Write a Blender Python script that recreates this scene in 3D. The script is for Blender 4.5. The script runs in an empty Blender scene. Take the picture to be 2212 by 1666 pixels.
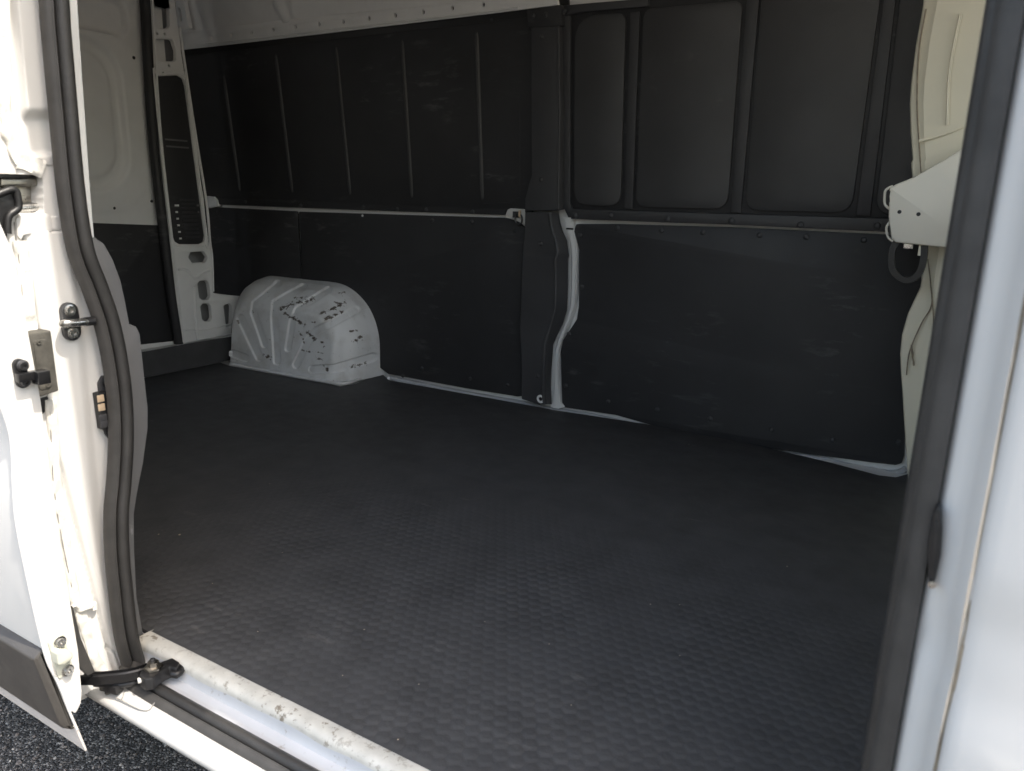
import bpy, bmesh, math, random
import numpy as np
from mathutils import Vector, Matrix, noise
from mathutils.geometry import tessellate_polygon
random.seed(7)
R_ = math.radians
scn = bpy.context.scene
COL = scn.collection

# ------------------------------------------------------------------ camera
# x = towards the front of the van, y = across it (away from us), z = up, cargo floor at z = 0
CAM = Vector((0.0, -0.7231, 0.8138))
YAW, PITCH, ROLL, FPX = 0.5357, 0.2472, 0.0249, 1616.9      # focal length in pixels of a 2212 wide frame
PX, PY = 1106.0, 833.0
_f = Vector((-math.sin(YAW)*math.cos(PITCH), math.cos(YAW)*math.cos(PITCH), -math.sin(PITCH)))
_r0 = Vector((math.cos(YAW), math.sin(YAW), 0)); _u0 = _r0.cross(_f)
_r = math.cos(ROLL)*_r0 + math.sin(ROLL)*_u0
_u = -math.sin(ROLL)*_r0 + math.cos(ROLL)*_u0
cd = bpy.data.cameras.new('camera'); cam = bpy.data.objects.new('camera', cd); COL.objects.link(cam)
cam.matrix_world = Matrix(((_r.x, _u.x, -_f.x, CAM.x), (_r.y, _u.y, -_f.y, CAM.y), (_r.z, _u.z, -_f.z, CAM.z), (0, 0, 0, 1)))
cd.sensor_width = 36; cd.lens = FPX/2212*36; cd.clip_start = 0.02; cd.clip_end = 2000
cd.dof.use_dof = True; cd.dof.focus_distance = 2.1; cd.dof.aperture_fstop = 7.5
scn.camera = cam
# ------------------------------------------------------------------ light
SUN = Vector((0.50, -0.015, 0.866)).normalized()
w = bpy.data.worlds.new('World'); scn.world = w; w.use_nodes = True
nt = w.node_tree; bg = nt.nodes['Background']
sky = nt.nodes.new('ShaderNodeTexSky'); sky.sky_type = 'NISHITA'; sky.sun_disc = False
sky.sun_elevation = math.asin(SUN.z); sky.sun_rotation = math.atan2(SUN.x, SUN.y)
sky.air_density = 1.6; sky.dust_density = 5.5; sky.ozone_density = 0.9
nt.links.new(sky.outputs[0], bg.inputs[0]); bg.inputs[1].default_value = 0.15
sl = bpy.data.lights.new('sun', 'SUN'); sl.energy = 2.0; sl.angle = R_(0.53); sl.color = (1, 0.95, 0.87)
so = bpy.data.objects.new('sun', sl); COL.objects.link(so); so.location = (3, -3, 6)
so.rotation_euler = SUN.to_track_quat('Z', 'Y').to_euler()
vs = scn.view_settings; vs.view_transform = 'Standard'; vs.look = 'None'; vs.gamma = 1; vs.use_curve_mapping = False
vs.exposure = 1.65

# ------------------------------------------------------------------ pixel helpers (2212 x 1666 frame)
def ray(p): return (_f*FPX + _r*(p[0]-PX) - _u*(p[1]-PY)).normalized()
def on(p, axis, val):
    v = ray(p); return CAM + v*((val-CAM[axis])/v[axis])
def pix(P):
    d = Vector(P)-CAM; z = d.dot(_f); return (PX+FPX*d.dot(_r)/z, PY-FPX*d.dot(_u)/z)
class Frame:
    """a plane with in-plane axes u, v and a normal n = u x v towards the viewer"""
    def __init__(s, o, u, v):
        s.o = Vector(o); s.u = Vector(u).normalized(); s.v = Vector(v).normalized(); s.n = s.u.cross(s.v).normalized()
    def hit(s, p):
        d = ray(p); t = (s.o-CAM).dot(s.n)/d.dot(s.n); q = CAM+d*t-s.o; return (q.dot(s.u), q.dot(s.v))
    def w(s, a, b, c=0.0): return s.o+s.u*a+s.v*b+s.n*c
    def shift(s, c): return Frame(s.o+s.n*c, s.u, s.v)
def FY(y): return Frame((0, y, 0), (1, 0, 0), (0, 0, 1))        # faces -y
def FX(x): return Frame((x, 0, 0), (0, 1, 0), (0, 0, 1))        # faces +x
def FXn(x): return Frame((x, 0, 0), (0, -1, 0), (0, 0, 1))      # faces -x
def FZ(z): return Frame((0, 0, z), (1, 0, 0), (0, 1, 0))        # faces +z
LEAN = Frame((0, 1.85, 0.73), (1, 0, 0), Vector((0, -0.0615, 0.731)))   # upper side wall leans in
LOW = FY(1.85)

# ------------------------------------------------------------------ objects
VAN_AT = Vector((-1.4, 0.9, -0.53))
van = bpy.data.objects.new('cargo_van', None); COL.objects.link(van); van.location = VAN_AT
van['label'] = 'white cargo van with its sliding side door slid back and black lined load bay'
van['category'] = 'van'
VINV = Matrix.Translation(-VAN_AT)
def link(o, parent=van):
    COL.objects.link(o)
    if parent is not None:
        o.parent = parent
        if parent is van: o.matrix_parent_inverse = VINV
    return o
def obj(name, me, mat, parent=van, sharp=35, label=None):
    o = bpy.data.objects.new(name, me)
    if mat is not None: me.materials.clear(); me.materials.append(mat)
    if sharp is not None and len(me.polygons):
        me.polygons.foreach_set('use_smooth', [True]*len(me.polygons))
        me.set_sharp_from_angle(angle=R_(sharp))
    if label: o['label'] = label
    return link(o, parent)
def mesh(name, v, f):
    me = bpy.data.meshes.new(name); me.from_pydata([tuple(p) for p in v], [], f); me.validate(); me.update(); return me
def fixn(me):
    bm = bmesh.new(); bm.from_mesh(me); bmesh.ops.recalc_face_normals(bm, faces=bm.faces); bm.to_mesh(me); bm.free(); return me
def rounded(pts, r, n=5):
    """round the corners of a 2D polygon; r one radius or a list"""
    out = []; N = len(pts)
    rs = r if isinstance(r, (list, tuple)) else [r]*N
    for i in range(N):
        a, b, c = (Vector(pts[i-1][:2]), Vector(pts[i][:2]), Vector(pts[(i+1) % N][:2])); rr = rs[i]
        d1, d2 = a-b, c-b; l1, l2 = d1.length, d2.length
        if rr <= 0 or l1 < 1e-9 or l2 < 1e-9: out.append(tuple(b)); continue
        d1 /= l1; d2 /= l2; co = max(-1, min(1, d1.dot(d2))); ang = math.acos(co)
        if ang > 3.05: out.append(tuple(b)); continue
        t = min(rr/math.tan(ang/2), l1*0.48, l2*0.48)
        p, q = b+d1*t, b+d2*t
        for k in range(n+1):
            s = k/n; out.append(tuple(p*(1-s)**2+b*2*s*(1-s)+q*s*s))
    return out
def smoothline(pts, n=6, closed=False):
    """Catmull-Rom through points of any dimension"""
    P = [Vector(p) for p in pts]; out = []; N = len(P)
    for i in range(N if closed else N-1):
        p0 = P[i-1] if (i > 0 or closed) else P[i]; p1 = P[i]; p2 = P[(i+1) % N]
        p3 = P[(i+2) % N] if (closed or i+2 < N) else P[(i+1) % N]
        for k in range(n):
            t = k/n
            out.append(0.5*((2*p1)+(p2-p0)*t+(2*p0-5*p1+4*p2-p3)*t*t+(3*p1-p0-3*p2+p3)*t**3))
    if not closed: out.append(P[-1])
    return out
def area(p): return 0.5*sum(p[i-1][0]*p[i][1]-p[i][0]*p[i-1][1] for i in range(len(p)))
def inset(p, d):
    N = len(p); out = []
    for i in range(N):
        a, b, c = Vector(p[i-1]), Vector(p[i]), Vector(p[(i+1) % N])
        e1, e2 = (b-a), (c-b)
        if e1.length < 1e-9: e1 = e2
        if e2.length < 1e-9: e2 = e1
        e1 = e1.normalized(); e2 = e2.normalized()
        n1, n2 = Vector((-e1.y, e1.x)), Vector((-e2.y, e2.x)); m = n1+n2
        if m.length < 1e-6: m = n1
        m = m.normalized(); s = d/max(0.4, m.dot(n1)); out.append(tuple(b+m*s))
    return out
def plate_mesh(name, fr, outline, th, bev=0.0015, holes=(), back=True):
    """flat plate: front face on the frame's plane, body behind it, edges chamfered"""
    L = [list(outline)]+[list(h) for h in holes]
    for i in range(len(L)):
        q = []
        for p in L[i]:
            if not q or (Vector(p[:2])-Vector(q[-1])).length > 1e-5: q.append(tuple(p[:2]))
        if (Vector(q[0])-Vector(q[-1])).length < 1e-5: q.pop()
        a = area(q)
        if (i == 0 and a < 0) or (i > 0 and a > 0): q.reverse()
        L[i] = q
    v = []; f = []
    rings = []
    for loop in L:
        ins = inset(loop, bev); mid = inset(loop, bev*0.3); n = len(loop); base = len(v)
        v += [fr.w(a, b, 0) for a, b in ins]
        v += [fr.w(a, b, -bev*0.3) for a, b in mid]
        v += [fr.w(a, b, -bev) for a, b in loop]
        v += [fr.w(a, b, -th) for a, b in loop]
        for k in range(3):
            for i in range(n):
                j = (i+1) % n
                f.append((base+k*n+i, base+(k+1)*n+i, base+(k+1)*n+j, base+k*n+j))
        rings.append((base, n, ins, loop))
    for level in ((0, 3) if back else (0,)):
        tri = tessellate_polygon([[Vector((a, b, 0)) for a, b in (r[2] if level == 0 else r[3])] for r in rings])
        idx = []
        for b, n, _, _ in rings: idx += [b+level*n+i for i in range(n)]
        for t in tri:
            t = [idx[i] for i in t]
            if len(set(t)) == 3: f.append(tuple(t))
    return fixn(mesh(name, v, f))
def plate(name, fr, px, th, mat, parent=van, r=0.0, bev=0.0015, holes=(), hr=0.0, uv=False, label=None, sharp=35):
    pts = list(px) if uv else [fr.hit(p) for p in px]
    hs = [rounded(list(h) if uv else [fr.hit(p) for p in h], hr) for h in holes]
    return obj(name, plate_mesh(name, fr, rounded(pts, r), th, bev, hs), mat, parent, sharp, label)
def box_mesh(name, fr, a0, a1, b0, b1, c0, c1, bev=0.002):
    bm = bmesh.new()
    vs_ = [bm.verts.new(fr.w(a, b, c)) for a in (a0, a1) for b in (b0, b1) for c in (c0, c1)]
    for q in ((0, 1, 3, 2), (4, 6, 7, 5), (0, 4, 5, 1), (2, 3, 7, 6), (0, 2, 6, 4), (1, 5, 7, 3)): bm.faces.new([vs_[i] for i in q])
    bmesh.ops.recalc_face_normals(bm, faces=bm.faces)
    if bev: bmesh.ops.bevel(bm, geom=list(bm.edges), offset=bev, segments=2, profile=0.6, affect='EDGES')
    me = bpy.data.meshes.new(name); bm.to_mesh(me); bm.free(); return me
def sweep_mesh(name, path, profile, ref, closed=False, cap=True, scale=None, wob=None):
    """profile points (a, b): a along side = T x ref, b along ref (made square to the path); ref may be a list"""
    P = [Vector(p) for p in path]; N = len(P); v = []; m = len(profile)
    for i in range(N):
        t = (P[(i+1) % N]-P[i-1]) if closed else (P[min(N-1, i+1)]-P[max(0, i-1)])
        t.normalize(); rf = Vector(ref[i] if isinstance(ref, list) else ref)
        b = (rf-t*rf.dot(t)).normalized(); a = t.cross(b).normalized(); s = scale[i] if scale else 1
        for k, (x, y) in enumerate(profile):
            q = P[i]+a*x*s+b*y*s
            if wob: q += (a+b)*wob*noise.noise(q*60)
            v.append(q)
    f = []
    for i in range(N if closed else N-1):
        j = (i+1) % N
        for k in range(m): f.append((i*m+k, i*m+(k+1) % m, j*m+(k+1) % m, j*m+k))
    if cap and not closed:
        f.append(tuple(range(m))); f.append(tuple(range((N-1)*m, N*m)))
    return fixn(mesh(name, v, f))
def circ(r, n=12, sx=1, sy=1): return [(r*sx*math.cos(2*math.pi*k/n), r*sy*math.sin(2*math.pi*k/n)) for k in range(n)]
def tube(name, path, r, mat, parent=van, ref=(0.1, 0.2, 1), n=10, closed=False, scale=None, wob=None):
    return obj(name, sweep_mesh(name, path, circ(r, n), ref, closed, True, scale, wob), mat, parent, 50)
def lathe_mesh(name, fr, a, b, prof, n=20):
    """prof: (radius, height along n)"""
    v = []; f = []; m = len(prof)
    for k in range(n):
        c, s = math.cos(2*math.pi*k/n), math.sin(2*math.pi*k/n)
        v += [fr.w(a+r*c, b+r*s, h) for r, h in prof]
    for k in range(n):
        j = (k+1) % n
        for i in range(m-1): f.append((k*m+i, j*m+i, j*m+i+1, k*m+i+1))
    f.append(tuple(k*m for k in range(n))); f.append(tuple(k*m+m-1 for k in range(n)))
    return fixn(mesh(name, v, f))
def grid_mesh(name, fn, nu, nv, closed_back=None):
    v = []; f = []
    for i in range(nu+1):
        for j in range(nv+1): v.append(fn(i/nu, j/nv))
    for i in range(nu):
        for j in range(nv):
            a = i*(nv+1)+j; f.append((a, a+nv+1, a+nv+2, a+1))
    return mesh(name, v, f)
def sstep(x): x = max(0.0, min(1.0, x)); return x*x*(3-2*x)
def segdist(p, pl):
    d = 1e9
    for i in range(len(pl)-1):
        ax, ay = pl[i]; bx, by = pl[i+1]; dx, dy = bx-ax, by-ay; L = dx*dx+dy*dy
        t = 0 if L == 0 else max(0, min(1, ((p[0]-ax)*dx+(p[1]-ay)*dy)/L))
        d = min(d, math.hypot(p[0]-ax-t*dx, p[1]-ay-t*dy))
    return d
def rrect(p, x0, x1, y0, y1, r):
    """signed distance to a rounded rectangle (negative inside)"""
    qx = abs(p[0]-(x0+x1)/2)-(x1-x0)/2+r; qy = abs(p[1]-(y0+y1)/2)-(y1-y0)/2+r
    return math.hypot(max(qx, 0), max(qy, 0))+min(max(qx, qy), 0)-r

# ------------------------------------------------------------------ materials
def material(name, base, rough=0.5, metal=0.0, coat=0.0, var=0.0, vscale=8.0, bump=0.0, bscale=200.0, spec=0.5,
             scuff=None, scuff_scale=(4, 4, 30), scuff_amt=0.02, rvar=0.0, dirt=None, dirt_thr=0.62, dirt_scale=14.0, bdist=0.002):
    m = bpy.data.materials.new(name); m.use_nodes = True; n = m.node_tree.nodes; l = m.node_tree.links
    b = n['Principled BSDF']; b.inputs['Roughness'].default_value = rough; b.inputs['Metallic'].default_value = metal
    b.inputs['Specular IOR Level'].default_value = spec
    if coat: b.inputs['Coat Weight'].default_value = coat; b.inputs['Coat Roughness'].default_value = 0.12
    tc = n.new('ShaderNodeTexCoord'); col = n.new('ShaderNodeRGB'); col.outputs[0].default_value = (*base, 1); cur = col.outputs[0]
    def noise_(scale, det=6, rough_=0.6, vec=None):
        t = n.new('ShaderNodeTexNoise'); t.inputs['Scale'].default_value = scale; t.inputs['Detail'].default_value = det
        t.inputs['Roughness'].default_value = rough_; l.new(vec or tc.outputs['Object'], t.inputs['Vector']); return t
    def ramp(src, a, c):
        r = n.new('ShaderNodeMapRange'); r.inputs['From Min'].default_value = a; r.inputs['From Max'].default_value = c
        l.new(src, r.inputs['Value']); return r.outputs[0]
    def mix(fac, a, c):
        x = n.new('ShaderNodeMix'); x.data_type = 'RGBA'; l.new(fac, x.inputs[0]); l.new(a, x.inputs[6])
        if isinstance(c, tuple): x.inputs[7].default_value = (*c, 1)
        else: l.new(c, x.inputs[7])
        return x.outputs[2]
    if var:
        t = noise_(vscale)
        cur = mix(ramp(t.outputs[0], 0.35, 0.7), cur, tuple(max(0, c*(1-var)) for c in base))
    if scuff:
        mp = n.new('ShaderNodeMapping'); mp.inputs['Scale'].default_value = scuff_scale; l.new(tc.outputs['Object'], mp.inputs[0])
        t = noise_(1.0, 8, 0.65, mp.outputs[0]); t2 = noise_(2.2, 3, 0.5)
        k = n.new('ShaderNodeMath'); k.operation = 'MULTIPLY'
        l.new(ramp(t.outputs[0], 0.60-scuff_amt, 0.74), k.inputs[0]); l.new(ramp(t2.outputs[0], 0.5, 0.68), k.inputs[1])
        cur = mix(k.outputs[0], cur, scuff)
    if dirt:
        t = noise_(dirt_scale, 10, 0.72); t2 = noise_(3.0, 2)
        k = n.new('ShaderNodeMath'); k.operation = 'MULTIPLY'
        l.new(ramp(t.outputs[0], dirt_thr, dirt_thr+0.05), k.inputs[0]); l.new(ramp(t2.outputs[0], 0.42, 0.56), k.inputs[1])
        cur = mix(k.outputs[0], cur, dirt)
    l.new(cur, b.inputs['Base Color'])
    if rvar:
        t = noise_(vscale*1.7); l.new(ramp(t.outputs[0], 0.3, 0.7), r0 := n.new('ShaderNodeMath').inputs[0])
        mth = r0.node; mth.operation = 'MULTIPLY_ADD'; mth.inputs[1].default_value = rvar; mth.inputs[2].default_value = rough-rvar/2
        l.new(mth.outputs[0], b.inputs['Roughness'])
    if bump:
        t = noise_(bscale, 4); bp = n.new('ShaderNodeBump'); bp.inputs['Strength'].default_value = bump; bp.inputs['Distance'].default_value = bdist
        l.new(t.outputs[0], bp.inputs['Height']); l.new(bp.outputs[0], b.inputs['Normal'])
    return m
M = {}
M['white'] = material('white_paint', (0.64, 0.63, 0.61), 0.5, spec=0.2, var=0.05, vscale=5, bump=0.02, bscale=300, rvar=0.12)
M['inner'] = material('inner_white_paint', (0.78, 0.78, 0.77), 0.45, coat=0.05, var=0.08, vscale=6, bump=0.03, bscale=250, rvar=0.12)
M['cream'] = material('cream_paint', (0.80, 0.76, 0.62), 0.42, coat=0.1, var=0.04, vscale=4)
M['sill'] = material('sill_paint', (0.52, 0.535, 0.56), 0.42, coat=0.15, var=0.12, vscale=9, bump=0.04, bscale=260, dirt=(0.25, 0.22, 0.19), dirt_thr=0.60, dirt_scale=30)
M['scuff'] = material('worn_sill_plate', (0.58, 0.57, 0.525), 0.5, var=0.25, vscale=22, bump=0.25, bscale=90, dirt=(0.20, 0.175, 0.14), dirt_thr=0.545, dirt_scale=55)
M['liner'] = material('black_liner', (0.031, 0.031, 0.0335), 0.55, var=0.25, vscale=3, bump=0.10, bscale=420, spec=0.4,
                      scuff=(0.13, 0.127, 0.125), scuff_scale=(9, 9, 34), scuff_amt=0.045, rvar=0.14)
M['liner2'] = material('charcoal_liner', (0.046, 0.046, 0.048), 0.5, var=0.2, vscale=4, bump=0.12, bscale=500, spec=0.45,
                       scuff=(0.08, 0.078, 0.076), scuff_scale=(6, 6, 14), scuff_amt=-0.02, rvar=0.14)
M['trim'] = material('black_trim', (0.046, 0.046, 0.049), 0.5, var=0.15, vscale=6, bump=0.18, bscale=600, spec=0.4, rvar=0.1)
M['rubber'] = material('seal_rubber', (0.040, 0.038, 0.036), 0.48, var=0.35, vscale=18, bump=0.5, bscale=380, spec=0.5, rvar=0.15)
M['lip'] = material('seal_lip', (0.052, 0.049, 0.046), 0.6, var=0.35, vscale=25, bump=0.2, bscale=500)
M['mat'] = material('rubber_mat', (0.062, 0.063, 0.066), 0.62, var=0.28, vscale=10, bump=0.35, bscale=160, spec=0.35,
                    scuff=(0.14, 0.137, 0.132), scuff_scale=(9, 26, 9), scuff_amt=-0.01, rvar=0.1)
M['black'] = material('black_plastic', (0.012, 0.012, 0.013), 0.42, bump=0.15, bscale=500, spec=0.5)
M['gloss'] = material('black_gloss_metal', (0.014, 0.014, 0.015), 0.24, metal=0.2, var=0.2, vscale=30)
M['clad'] = material('dark_cladding', (0.060, 0.056, 0.052), 0.5, var=0.3, vscale=12, bump=0.25, bscale=500, rvar=0.15)
M['steel'] = material('steel', (0.55, 0.54, 0.52), 0.28, metal=1.0, var=0.35, vscale=40, rvar=0.2)
M['zinc'] = material('zinc_steel', (0.42, 0.40, 0.36), 0.36, metal=1.0, var=0.4, vscale=35, rvar=0.25)
M['dark_steel'] = material('dark_steel', (0.12, 0.12, 0.125), 0.34, metal=0.9, var=0.3, vscale=50)
M['bumper'] = material('worn_bumper_rubber', (0.085, 0.080, 0.068), 0.7, var=0.55, vscale=35, bump=0.5, bscale=120, scuff=(0.20, 0.18, 0.14), scuff_scale=(30, 30, 20), scuff_amt=0.02)
M['sealant'] = material('white_sealant', (0.68, 0.665, 0.62), 0.6, var=0.06, vscale=30, bump=0.5, bscale=140, bdist=0.003)
M['tan'] = material('tan_sealant', (0.42, 0.36, 0.28), 0.7, var=0.4, vscale=60, bump=0.5, bscale=160)
M['seam'] = material('grey_seam', (0.26, 0.25, 0.235), 0.7, var=0.3, vscale=60)
M['beige'] = material('beige_plastic', (0.50, 0.50, 0.42), 0.5, var=0.06, vscale=20)
M['copper'] = material('contact_metal', (0.72, 0.55, 0.38), 0.4, metal=0.4)
M['grey'] = material('grey_trim', (0.15, 0.15, 0.153), 0.55, var=0.12, vscale=9, bump=0.08, bscale=400, scuff=(0.4, 0.4, 0.4), scuff_scale=(30, 30, 12), scuff_amt=-0.04)
M['cavity'] = material('dark_cavity_paint', (0.30, 0.30, 0.30), 0.6, var=0.2, vscale=8)
M['crumb'] = material('crumb', (0.62, 0.52, 0.38), 0.7, var=0.3, vscale=300)
M['bracket'] = material('bracket_paint', (0.80, 0.77, 0.68), 0.45, var=0.04, vscale=6)
M['shaded_white'] = material('shaded_white_paint', (0.42, 0.415, 0.40), 0.55, var=0.12, vscale=12, bump=0.04, bscale=200, spec=0.25, dirt=(0.22, 0.19, 0.16), dirt_thr=0.64, dirt_scale=26)  # outer sill's white paint, shade put into its darker base, plus dirt specks
M['lipmetal'] = material('sill_flange', (0.62, 0.58, 0.55), 0.5, var=0.2, vscale=20, bump=0.1, bscale=200)

# wheelhouse: white paint scraped and marked where cargo has hit it
def wheel_material():
    m = material('scraped_white_paint', (0.76, 0.77, 0.78), 0.45, coat=0.1, var=0.10, vscale=9, bump=0.05, bscale=200)
    n = m.node_tree.nodes; l = m.node_tree.links; b = n['Principled BSDF']
    src = b.inputs['Base Color'].links[0].from_socket
    tc = n.new('ShaderNodeTexCoord')
    def N(scale, det, rg, vec=None):
        t = n.new('ShaderNodeTexNoise'); t.inputs['Scale'].default_value = scale; t.inputs['Detail'].default_value = det
        t.inputs['Roughness'].default_value = rg; l.new(vec or tc.outputs['Object'], t.inputs['Vector']); return t.outputs[0]
    def mr(s, a, c):
        r = n.new('ShaderNodeMapRange'); r.inputs['From Min'].default_value = a; r.inputs['From Max'].default_value = c; l.new(s, r.inputs['Value']); return r.outputs[0]
    def op(o, a, c):
        k = n.new('ShaderNodeMath'); k.operation = o
        for i, x in enumerate((a, c)):
            if hasattr(x, 'links'): l.new(x, k.inputs[i])
            else: k.inputs[i].default_value = x
        return k.outputs[0]
    # wear is densest round the front shoulder of the arch
    vm = n.new('ShaderNodeVectorMath'); vm.operation = 'DISTANCE'; l.new(tc.outputs['Object'], vm.inputs[0]); vm.inputs[1].default_value = (-2.40, 1.68, 0.27)
    at = n.new('ShaderNodeAttribute'); at.attribute_name = 'wear'; near = at.outputs['Fac']
    mp = n.new('ShaderNodeMapping'); mp.inputs['Scale'].default_value = (48, 70, 95); mp.inputs['Rotation'].default_value = (0, 0.35, 0); l.new(tc.outputs['Object'], mp.inputs[0])
    thr = op('MULTIPLY_ADD', near, 0.24); 
    k = thr.node; k.inputs[2].default_value = -0.05
    s1 = op('ADD', N(1.0, 8, 0.62, mp.outputs[0]), thr)
    scr = mr(s1, 0.63, 0.67)
    s2 = op('ADD', N(70, 6, 0.65), op('MULTIPLY', near, 0.10)); spots = mr(s2, 0.675, 0.71)
    fac = op('MAXIMUM', scr, spots)
    x = n.new('ShaderNodeMix'); x.data_type = 'RGBA'; l.new(fac, x.inputs[0]); l.new(src, x.inputs[6]); x.inputs[7].default_value = (0.10, 0.085, 0.07, 1)
    dust = op('MULTIPLY', mr(N(9, 6, 0.6), 0.5, 0.7), 0.35)
    y = n.new('ShaderNodeMix'); y.data_type = 'RGBA'; l.new(dust, y.inputs[0]); l.new(x.outputs[2], y.inputs[6]); y.inputs[7].default_value = (0.42, 0.39, 0.34, 1)
    l.new(y.outputs[2], b.inputs['Base Color'])
    return m
M['wheel'] = wheel_material()
def asphalt_material():
    m = bpy.data.materials.new('asphalt'); m.use_nodes = True; n = m.node_tree.nodes; l = m.node_tree.links; b = n['Principled BSDF']
    tc = n.new('ShaderNodeTexCoord'); v = n.new('ShaderNodeTexVoronoi'); v.inputs['Scale'].default_value = 190; l.new(tc.outputs['Object'], v.inputs['Vector'])
    cr = n.new('ShaderNodeValToRGB'); e = cr.color_ramp; e.elements[0].color = (0.045, 0.042, 0.040, 1); e.elements[1].color = (0.42, 0.38, 0.34, 1)
    e.elements[0].position = 0.25; e.elements[1].position = 0.97
    el = e.elements.new(0.72); el.color = (0.13, 0.118, 0.109, 1)
    sp = n.new('ShaderNodeSeparateColor'); l.new(v.outputs['Color'], sp.inputs[0]); l.new(sp.outputs[0], cr.inputs[0]); 
    t = n.new('ShaderNodeTexNoise'); t.inputs['Scale'].default_value = 2.5; t.inputs['Detail'].default_value = 5; l.new(tc.outputs['Object'], t.inputs['Vector'])
    mx = n.new('ShaderNodeMix'); mx.data_type = 'RGBA'; mx.blend_type = 'MULTIPLY'; mx.inputs[0].default_value = 0.6
    l.new(cr.outputs[0], mx.inputs[6]); l.new(t.outputs[0], mx.inputs[7])
    l.new(cr.outputs[0], b.inputs['Base Color']); b.inputs['Roughness'].default_value = 0.85
    bp = n.new('ShaderNodeBump'); bp.inputs['Strength'].default_value = 0.9; bp.inputs['Distance'].default_value = 0.006; bp.invert = True
    l.new(v.outputs['Distance'], bp.inputs['Height']); l.new(bp.outputs[0], b.inputs['Normal'])
    return m
M['asphalt'] = asphalt_material()

# ------------------------------------------------------------------ the ground
GZ = -0.53
g = bpy.data.objects.new('ground', mesh('ground', [(-400, -400, GZ), (400, -400, GZ), (400, 400, GZ), (-400, 400, GZ)], [(0, 1, 2, 3)]))
g.data.materials.append(M['asphalt']); COL.objects.link(g); g['kind'] = 'structure'; g['label'] = 'dark grey worn asphalt of the car park'
# loose aggregate standing proud of the asphalt where it is seen beside the sill
sv = []; sf = []
for k in range(9000):
    x = random.uniform(-2.7, -1.0); y = random.uniform(-0.5, 0.8); s = random.uniform(0.0016, 0.0055)*(1.5 if random.random() < 0.06 else 1)
    b0 = len(sv); a0 = random.uniform(0, 6.28)
    for q in range(5):
        a = a0+q*1.2566; rr = s*random.uniform(0.6, 1.2); sv.append((x+rr*math.cos(a), y+rr*math.sin(a), GZ-0.001))
    for q in range(5):
        a = a0+q*1.2566+random.uniform(-.2, .2); rr = s*random.uniform(0.35, 0.8); sv.append((x+rr*math.cos(a), y+rr*math.sin(a), GZ+s*random.uniform(0.3, 0.75)))
    for q in range(5): sf.append((b0+q, b0+(q+1) % 5, b0+5+(q+1) % 5, b0+5+q))
    sf.append(tuple(b0+5+q for q in range(5)))
agg = bpy.data.objects.new('asphalt_aggregate', mesh('asphalt_aggregate', sv, sf))
def agg_material():
    m = bpy.data.materials.new('aggregate'); m.use_nodes = True; n = m.node_tree.nodes; l = m.node_tree.links; b = n['Principled BSDF']
    gm = n.new('ShaderNodeNewGeometry'); cr = n.new('ShaderNodeValToRGB'); e = cr.color_ramp
    e.elements[0].color = (0.05, 0.047, 0.045, 1); e.elements[1].color = (0.50, 0.46, 0.41, 1); e.elements.new(0.6).color = (0.14, 0.128, 0.118, 1); e.elements.new(0.85).color = (0.28, 0.235, 0.21, 1)
    l.new(gm.outputs['Random Per Island'], cr.inputs[0]); l.new(cr.outputs[0], b.inputs['Base Color']); b.inputs['Roughness'].default_value = 0.75
    return m
agg.data.materials.append(agg_material()); COL.objects.link(agg)
agg['kind'] = 'stuff'; agg['label'] = 'coarse grey stone aggregate in the asphalt beside the sill'; agg['category'] = 'gravel'

# ------------------------------------------------------------------ far side wall
def wall_y(z):      # inner skin of the far side
    return 1.868 if z < 0.73 else 1.868-0.0841*(z-0.73)
XS0, XS1 = -3.40, 1.8
zs = [-0.12, 0.02, 0.05, 0.3, 0.6, 0.73, 1.0, 1.3, 1.458, 1.6]
v = []; f = []
for x in (XS0, 0.05):
    for z in zs: v.append((x, wall_y(z), z))
for x in (XS0, 0.05):
    for z in zs: v.append((x, wall_y(z)+0.03, z))
n_ = len(zs)
for i in range(n_-1): f += [(i, i+1, n_+i+1, n_+i), (2*n_+i, 3*n_+i, 3*n_+i+1, 2*n_+i+1)]
f += [(0, n_, 3*n_, 2*n_), (n_-1, 3*n_-1, 4*n_-1, 2*n_-1)]
obj('inner_side_wall', fixn(mesh('inner_side_wall', v, f)), M['inner'], label='white painted metal showing in gaps between black panels')

# black liner panels -------------------------------------------------
panel_a = plate('liner_panel', LOW, [(380, 440), (452, 447), (640, 456.5), (643, 462), (651, 640), (520, 641), (459, 633), (380, 625)], 0.008, M['liner'], r=[0, .008, 0, 0, 0, 0, 0, 0], label='small black lower panel behind the wheel arch')
panel_b = plate('liner_panel', FY(1.849), [(646, 457.5), (1088, 470.5), (1102, 474), (1120, 480), (1134, 492), (1134, 855), (1118, 857), (1000, 838), (838, 808), (815, 790), (760, 700), (653, 640)], 0.008, M['liner'],
                r=[0, 0, 0, 0, .01, 0, .012, 0, 0, 0, 0, 0], label='large black lower panel beside the wheel arch')
panel_c = plate('liner_panel', LEAN, [(375, 108), (398, 106), (700, 71), (1000, 35), (1150, 17), (1150, 461), (1126, 458), (1103, 450), (1094, 453), (1090, 465), (780, 454), (471, 442), (466, 429), (455, 424), (380, 420)], 0.008, M['liner'],
                r=[0, .01, 0, 0, 0, 0, 0, .01, .01, .006, 0, .006, .01, .01, 0], label='black upper panel with upright pressed ribs')
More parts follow.
